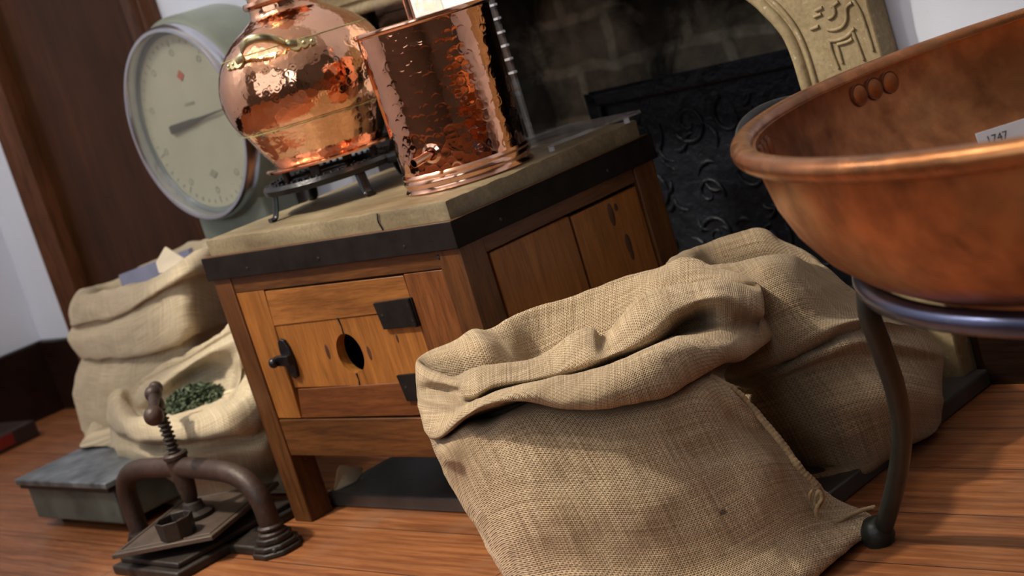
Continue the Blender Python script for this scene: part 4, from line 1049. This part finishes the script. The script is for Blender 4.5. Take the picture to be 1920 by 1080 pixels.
# --- tall sack on the platform scale
tall = thing('burlap_sack', (-1.24, .2, .12), 'tall pale burlap sack with double folded cuff standing on the scale platform', 'sack')
Brow3 = lambda pts: [atB(x, y, b_ + (.13 if i else .07)) for i, (x, y, b_) in enumerate(pts)]
F3 = {
 'deep': Brow3([(200, 560, .16), (240, 550, .10), (290, 530, .09), (340, 505, .10), (385, 490, .16)]),
 'in': Brow3([(165, 552, .16), (225, 545, .09), (290, 525, .07), (340, 495, .09), (395, 462, .16)]),
 'ridge': Brow3([(146, 552, .18), (215, 545, .06), (290, 520, .03), (345, 490, .05), (415, 452, .17)]),
 'face': Brow3([(130, 580, .18), (212, 568, .045), (292, 535, .01), (350, 500, .03), (425, 480, .17)]),
 'edge': Brow3([(132, 608, .185), (220, 590, .04), (292, 548, .0), (352, 515, .02), (428, 500, .18)]),
 'tuck': Brow3([(136, 614, .20), (222, 594, .06), (294, 552, .02), (354, 520, .04), (426, 508, .19)]),
 'b1': Brow3([(128, 640, .19), (215, 622, .04), (295, 595, .0), (360, 570, .02), (430, 560, .18)]),
 'edge2': Brow3([(148, 668, .19), (222, 668, .04), (300, 652, .0), (365, 622, .02), (432, 600, .18)]),
 'tuck2': Brow3([(155, 672, .21), (224, 673, .065), (302, 657, .025), (366, 628, .045), (430, 606, .19)]),
 'b2': Brow3([(142, 705, .20), (215, 715, .05), (300, 700, .02), (372, 680, .04), (440, 660, .19)]),
 'b3': Brow3([(143, 760, .19), (212, 780, .05), (300, 780, .03), (385, 760, .05), (452, 740, .19)]),
 'b4': Brow3([(158, 810, .15), (215, 825, .06), (310, 840, .05), (400, 830, .08), (470, 800, .20)]),
 'foot': [atZ(x, y, .124) for x, y in ((152, 832), (205, 838), (310, 855), (400, 830), (440, 760))],
}
rb3 = Brow([(398, 447, .38), (352, 458, .42), (300, 483, .44), (235, 515, .42), (180, 535, .36)])
cen3 = ROOM @ Vector((-1.26, .28, 0))
bk3 = lambda dz, dn: lower(rb3, dz, dn, cen3)
zf3 = lambda z: [Vector((p.x, p.y, z)) for p in rb3]
B3 = {'deep': lower(rb3, -.09, -.06, cen3), 'in': lower(rb3, -.02, -.03, cen3), 'ridge': rb3, 'face': bk3(-.02, .01), 'edge': bk3(-.05, .015), 'tuck': bk3(-.055, .005), 'b1': bk3(-.08, .01),
      'edge2': bk3(-.13, .015), 'tuck2': bk3(-.135, .0), 'b2': bk3(-.17, .01), 'b3': bk3(-.24, .01), 'b4': zf3(.19), 'foot': zf3(.124)}
o3 = ['deep', 'in', 'ridge', 'face', 'edge', 'tuck', 'b1', 'edge2', 'tuck2', 'b2', 'b3', 'b4', 'foot']
sack('sack_cloth', [F3[k] + B3[k] for k in o3], M['burlap_pale'], tall, 14, 8, .006, .002, 8.1)
# things standing in it
lb = thing('sign_case', (-1.25, .36, .40), 'flat blue white plastic case sticking out of the tall burlap sack', 'case')
pa_, pb_ = room(atB(222, 516, .36)), room(atB(352, 467, .36)); base = Vector((-1.25, .36, .40))
dirv = (pb_ - pa_); 
lbm = MB(); q0, q1 = pa_ - base, pb_ - base
lbm.add([q0, q1, q1 + Vector((0, .012, 0)), q0 + Vector((0, .012, 0)), q0 + Vector((0, 0, -.09)), q1 + Vector((0, 0, -.09)), q1 + Vector((0, .012, -.09)), q0 + Vector((0, .012, -.09))],
        [(0, 1, 2, 3), (0, 4, 5, 1), (3, 2, 6, 7), (4, 7, 6, 5), (0, 3, 7, 4), (1, 5, 6, 2)])
lbm.obj('case_body', simple('blue_white_plastic', (.28, .30, .44), .25, 0, .1, 10, 0), lb)
lp_ = thing('paper_tag', (-1.18, .25, .45), 'folded cream paper tag poking out of the tall burlap sack', 'paper')
tg = [room(atB(x, y, b_)) - Vector((-1.18, .25, .45)) for x, y, b_ in ((309, 463, .26), (342, 484, .25), (336, 506, .20), (298, 512, .20), (292, 492, .22))]
MB().add(tg + [p + Vector((.0, .004, -.001)) for p in tg], [(0, 1, 2, 3, 4), (9, 8, 7, 6, 5)] + [(i, (i + 1) % 5, 5 + (i + 1) % 5, 5 + i) for i in range(5)]).obj('tag_sheet', simple('cream_paper', (.80, .68, .50), .7, 0, .08, 20, 0), lp_)

# --- open sack with dried leaves
leafsack = thing('burlap_sack', (-.92, .10, 0), 'open pale burlap sack holding dried green leaves between scale and cabinet', 'sack')
Brow4 = lambda pts: [atB(x, y, b_ + (.03 if b_ < .04 else .0)) for x, y, b_ in pts]
F4 = {
 'deep': Brow4([(300, 775, .09), (330, 775, .02), (375, 765, .01), (415, 752, .03), (440, 730, .09)]),
 'in': Brow4([(245, 765, .08), (275, 782, -.01), (340, 778, -.03), (410, 762, -.01), (450, 728, .08)]),
 'ridge': Brow4([(226, 735, .08), (235, 778, -.03), (320, 782, -.06), (400, 765, -.05), (470, 725, .06)]),
 'face': Brow4([(204, 745, .08), (232, 795, -.05), (320, 798, -.085), (410, 783, -.07), (484, 745, .05)]),
 'edge': Brow4([(202, 780, .08), (240, 818, -.05), (320, 828, -.09), (415, 817, -.075), (492, 785, .04)]),
 'tuck': Brow4([(206, 795, .09), (242, 824, -.01), (322, 834, -.04), (416, 823, -.02), (494, 795, .06)]),
 'b1': Brow4([(209, 825, .08), (244, 850, -.03), (325, 862, -.055), (425, 855, -.03), (505, 825, .05)]),
 'b2': Brow4([(222, 870, .07), (255, 890, -.02), (335, 905, -.04), (435, 895, -.03), (520, 870, .07)]),
 'b3': Brow4([(250, 915, .05), (285, 925, -.01), (350, 935, -.02), (440, 930, -.01), (530, 905, .10)]),
 'foot': [atZ(x, y, .004) for x, y in ((285, 950), (305, 958), (370, 965), (460, 955), (540, 925))],
}
rb4 = Brow([(456, 606, .11), (408, 628, .14), (354, 663, .145), (300, 690, .135), (250, 722, .11)])
cen4 = ROOM @ Vector((-.95, .08, 0))
_l = lambda a_, b_, t: [p.lerp(q, t) for p, q in zip(a_, b_)]
F4['ur'], F4['roll'], F4['groove'] = _l(F4['deep'], F4['in'], .4), _l(F4['deep'], F4['in'], .7), _l(F4['deep'], F4['in'], .9)
F4['b2'] = Brow([(222, 870, .10), (255, 890, .05), (335, 905, .04), (435, 895, .05), (520, 870, .11)])
F4['b3'] = Brow([(250, 912, .09), (285, 922, .06), (350, 930, .06), (440, 925, .07), (530, 900, .14)])
F4['foot'] = [atZ(x, y, .004) for x, y in ((285, 938), (305, 944), (370, 948), (460, 940), (540, 912))]
bk4 = lambda dz, dn: lower(rb4, dz, dn, cen4)
zf4 = lambda z: [Vector((p.x, p.y, z)) for p in lower(rb4, 0, -.01, cen4)]
B4 = {'deep': Brow([(430, 735, .09), (405, 735, .10), (370, 745, .10), (335, 755, .09), (305, 765, .07)]),
      'ur': Brow([(440, 690, .105), (405, 690, .12), (368, 705, .12), (335, 725, .11), (300, 748, .085)]),
      'roll': Brow([(450, 645, .07), (405, 655, .085), (360, 680, .085), (325, 705, .08), (285, 735, .07)]),
      'groove': Brow([(454, 632, .11), (406, 645, .135), (356, 676, .135), (305, 702, .125), (262, 730, .105)]),
      'in': Brow([(456, 616, .108), (408, 634, .135), (354, 668, .14), (302, 694, .13), (254, 724, .108)]), 'ridge': rb4, 'face': bk4(-.02, .01), 'edge': bk4(-.05, .01), 'tuck': bk4(-.055, 0), 'b1': bk4(-.08, .0), 'b2': bk4(-.12, 0), 'b3': zf4(.07), 'foot': zf4(.006)}
o4 = ['deep', 'ur', 'roll', 'groove', 'in', 'ridge', 'face', 'edge', 'tuck', 'b1', 'b2', 'b3', 'foot']
sack('sack_cloth', [F4[k] + B4[k] for k in o4], M['burlap_pale'], leafsack, 14, 8, .007, .0025, 12.7, floor_z=.001)
# corner of that sack lying under the cabinet
fl = MB(); cpts = [(628, 862, .10), (662, 880, .13), (683, 873, .16), (676, 884, .15), (668, 905, .12), (640, 914, .09), (619, 930, .075), (628, 905, .08)]
pw = [local(leafsack) @ atB(x, y, b_) for x, y, b_ in cpts]
cz = sum(pw, Vector()) / len(pw) + Vector((0, -.01, .012)); n = len(pw)
fl.add(pw + [cz] + [p + Vector((0, .008, -.003)) for p in pw], [(i, (i + 1) % n, n) for i in range(n)] + [tuple(range(n + 1, 2 * n + 1))[::-1]] + [(i, n + 1 + i, n + 1 + (i + 1) % n, (i + 1) % n) for i in range(n)])
flo = fl.obj('sack_corner', M['burlap_pale'], leafsack, 60); sd = flo.modifiers.new('s', 'SUBSURF'); sd.levels = 2; sd.render_levels = 2

# dried leaves
def mk_leaf():
    m, nt, b = mat_new('dried_green_leaf'); g = N(nt); v = g.coord('Object'); f = g.noise(v, 60, 3)
    g.link(g.ramp(f, [(.3, (.018, .028, .013)), (.5, (.06, .085, .04)), (.72, (.17, .20, .11))]), b.inputs['Base Color']); b.inputs['Roughness'].default_value = .7; return m
lm = MB(); rl = random.Random(11)
ql = [atB(x, y, b_) for x, y, b_ in ((305, 772, .03), (430, 752, .03), (432, 702, .10), (350, 718, .11), (308, 745, .08))]
lc = [room(p) for p in ql]; leafc = sum(lc, Vector()) / 5; LZ = leafc.z
lth = thing('d', (0, 0, 0), 'x', 'x'); bpy.data.objects.remove(lth)
loc0 = Vector((leafc.x, leafc.y, 0)) 
for i in range(2600):
    a = rl.uniform(0, 6.28); r = math.sqrt(rl.random())
    x, y = .095 * r * cos(a), .048 * r * sin(a); z = LZ - .018 + .045 * (1 - r * r) * .6 + rl.uniform(-.006, .008) + .10 * y
    s_ = rl.uniform(.004, .009)
    mt = Matrix.Translation((x, y, z)) @ Matrix.Rotation(rl.uniform(0, 6.28), 4, 'Z') @ Matrix.Rotation(rl.uniform(-1.2, 1.2), 4, 'X') @ Matrix.Rotation(rl.uniform(-.9, .9), 4, 'Y')
    lm.add([mt @ Vector(p) for p in ((-s_, 0, 0), (-s_ * .3, s_ * .4, .0006), (s_ * .5, s_ * .35, 0), (s_, 0, -.001), (s_ * .4, -s_ * .4, .0005), (-s_ * .4, -s_ * .35, 0))], [(0, 1, 2, 3, 4, 5)])
lm.lathe([(.0001, LZ - .004), (.05, LZ - .01), (.085, LZ - .03), (.085, LZ - .05), (.0001, LZ - .055)], 24, Matrix.Diagonal((1, .5, 1, 1)))
lo = lm.obj('dried_leaves', mk_leaf(), None, 0, loc=loc0)
tag(lo, 'heap of dried dark green tea like leaves inside the open burlap sack', 'leaves', kind='stuff')

# ------------------------------------------------------------------ copper bowl on its stand
BX, BY, BZ = .744, 1.500, .600
RB_, RT = .4995, .0115
brm = room(Vector((BX, BY, 0)))
# ring stand
RG, RGZ = .403, .432
st = thing('iron_bowl_stand', (brm.x, brm.y, 0), 'dark iron ring stand with curved round legs carrying the big copper bowl', 'stand', rot=-YAW)
MB().tube([(RG * cos(2 * pi * i / 96), RG * sin(2 * pi * i / 96), RGZ) for i in range(96)], .012, 16, True).obj('ring', M['iron_blue'], st, 60)
fw = Vector((.363 - BX, 1.944 - BY, 0)); fr_, fa = fw.length, math.atan2(fw.y, fw.x)
for k in range(3):
    a = fa + k * 2 * pi / 3; da = .10
    def pp(r, z, aa=0): return (r * cos(a + aa), r * sin(a + aa), z)
    px_ = [(1628, 578, 1.672), (1652, 650, 1.70), (1680, 735, 1.75), (1691, 810, 1.80), (1684, 885, 1.86), (1667, 955, 1.91), (1652, 1000, 1.944)]
    pts = [Vector((RG * cos(2.70), RG * sin(2.70), RGZ))] + [atY(*q_) - Vector((BX, BY, 0)) for q_ in px_]
    pts = [Matrix.Rotation(k * 2 * pi / 3, 3, 'Z') @ p for p in pts]
    lg = MB().tube(cr1(pts, 8), .0125, 16).obj('leg', M['iron_grey'], st, 60)
    MB().lathe([(.0001, 0), (.019, .0), (.0225, .010), (.021, .022), (.015, .033), (.0001, .036)], 24, Matrix.Translation(pp(fr_, 0))).obj('foot', M['iron_grey'], lg, 60)

bowl = thing('copper_bowl', (brm.x, brm.y, RGZ), 'huge round copper bowl with rolled rim at the right edge, on an iron stand', 'bowl', rot=-YAW)
D = BZ - RGZ
# outer profile from the bottom up (radius, height over the ring)
op = [(.0001, -.035), (.12, -.033), (.24, -.026), (.33, -.012), (.385, .006), (.412, .022), (.437, .045), (.457, .075), (.469, .105), (.475, .135), (.478, D - .012)]
ip = [(r - .004 if r > .01 else r, z + .004) for r, z in op][::-1]
rim = [(RB_ - RT + RT * cos(a), D + RT * sin(a)) for a in [radians(x) for x in range(0, 361, 15)]]
MB().lathe(op + [(.4775, D)] + [(.4735, D)] + ip, 160).obj('bowl_wall', M['bowl'], bowl, 60)
MB().lathe(rim, 160).obj('rolled_rim', M['bowl_rim'], bowl, 60)
# rivets in threes
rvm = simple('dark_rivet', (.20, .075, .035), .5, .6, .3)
for aa in ((-.105, 2.14), (0, 2.80)):
    a0 = aa[1]
    for j in (-1, 0, 1):
        a = a0 + j * .060; p = Vector((.4700 * cos(a), .4700 * sin(a), D - .019)); n_ = Vector((-cos(a), -sin(a), .05)).normalized()
        T4 = Matrix.Translation(p) @ n_.to_track_quat('Z', 'Y').to_matrix().to_4x4()
        MB().lathe([(.0001, .0016), (.009, .0014), (.0115, .0008), (.0118, -.003)], 24, T4).obj('rivet', M['bowl'], bowl, 60)
        MB().lathe([(.0115, .0007), (.0137, .0010), (.0137, -.003)], 24, T4).obj('rivet_outline', rvm, bowl, 60)  # thin darker ring around the rivet head
hpnt = []
for i in range(25):
    t_ = i / 24; a = 2.74 - (2.74 - 2.20) * t_; bulge = sin(pi * t_) ** .45
    hpnt.append(((.494 + .027 * bulge) * cos(a), (.494 + .027 * bulge) * sin(a), D - .036 + .038 * bulge))
MB().tube(hpnt, .009, 12, flat=.55, up=(0, 0, 1)).obj('bowl_handle', M['iron_grey'], bowl, 60)

# card in the bowl
ca = room(Vector((.54, 1.70, .44)))
card = thing('label_card', ca, 'white card printed with numbers standing inside the copper bowl', 'card', rot=-YAW)
tl = atY(1829, 251, 1.70) - Vector((.54, 1.70, .44)); tr_ = atY(1925, 221, 1.70) - Vector((.54, 1.70, .44))
ex = (tr_ - tl).normalized(); dn = Vector((.0, -.25, -1)).normalized()
TR = tl + ex * .16; h_ = .108
vs = [tl, TR, TR + dn * h_, tl + dn * h_]; off = Vector((0, .0012, 0))
MB().add(vs + [p + off for p in vs], [(0, 1, 2, 3), (7, 6, 5, 4), (0, 4, 5, 1), (1, 5, 6, 2), (2, 6, 7, 3), (3, 7, 4, 0)]).obj('card_sheet', M['paper'], card, 0)
tc = bpy.data.curves.new('printed_number', 'FONT'); tc.body = '1747'; tc.size = .0125; tc.extrude = .0001
tmp = bpy.data.objects.new('tmp_text', tc); COL.objects.link(tmp); bpy.context.view_layer.update()
tme = bpy.data.meshes.new_from_object(tmp.evaluated_get(bpy.context.evaluated_depsgraph_get())); bpy.data.objects.remove(tmp)
to = bpy.data.objects.new('printed_number', tme); COL.objects.link(to); to.parent = card; tme.materials.clear(); tme.materials.append(M['ink'])
ez = ex.cross(-dn).normalized(); ey = ez.cross(ex).normalized()
if ez.y > 0: ez = -ez; ey = ez.cross(ex).normalized()
pos = tl + ex * .0085 + dn * .0150 + ez * .0006
to.matrix_local = Matrix((( ex.x, ey.x, ez.x, pos.x), (ex.y, ey.y, ez.y, pos.y), (ex.z, ey.z, ez.z, pos.z), (0, 0, 0, 1)))
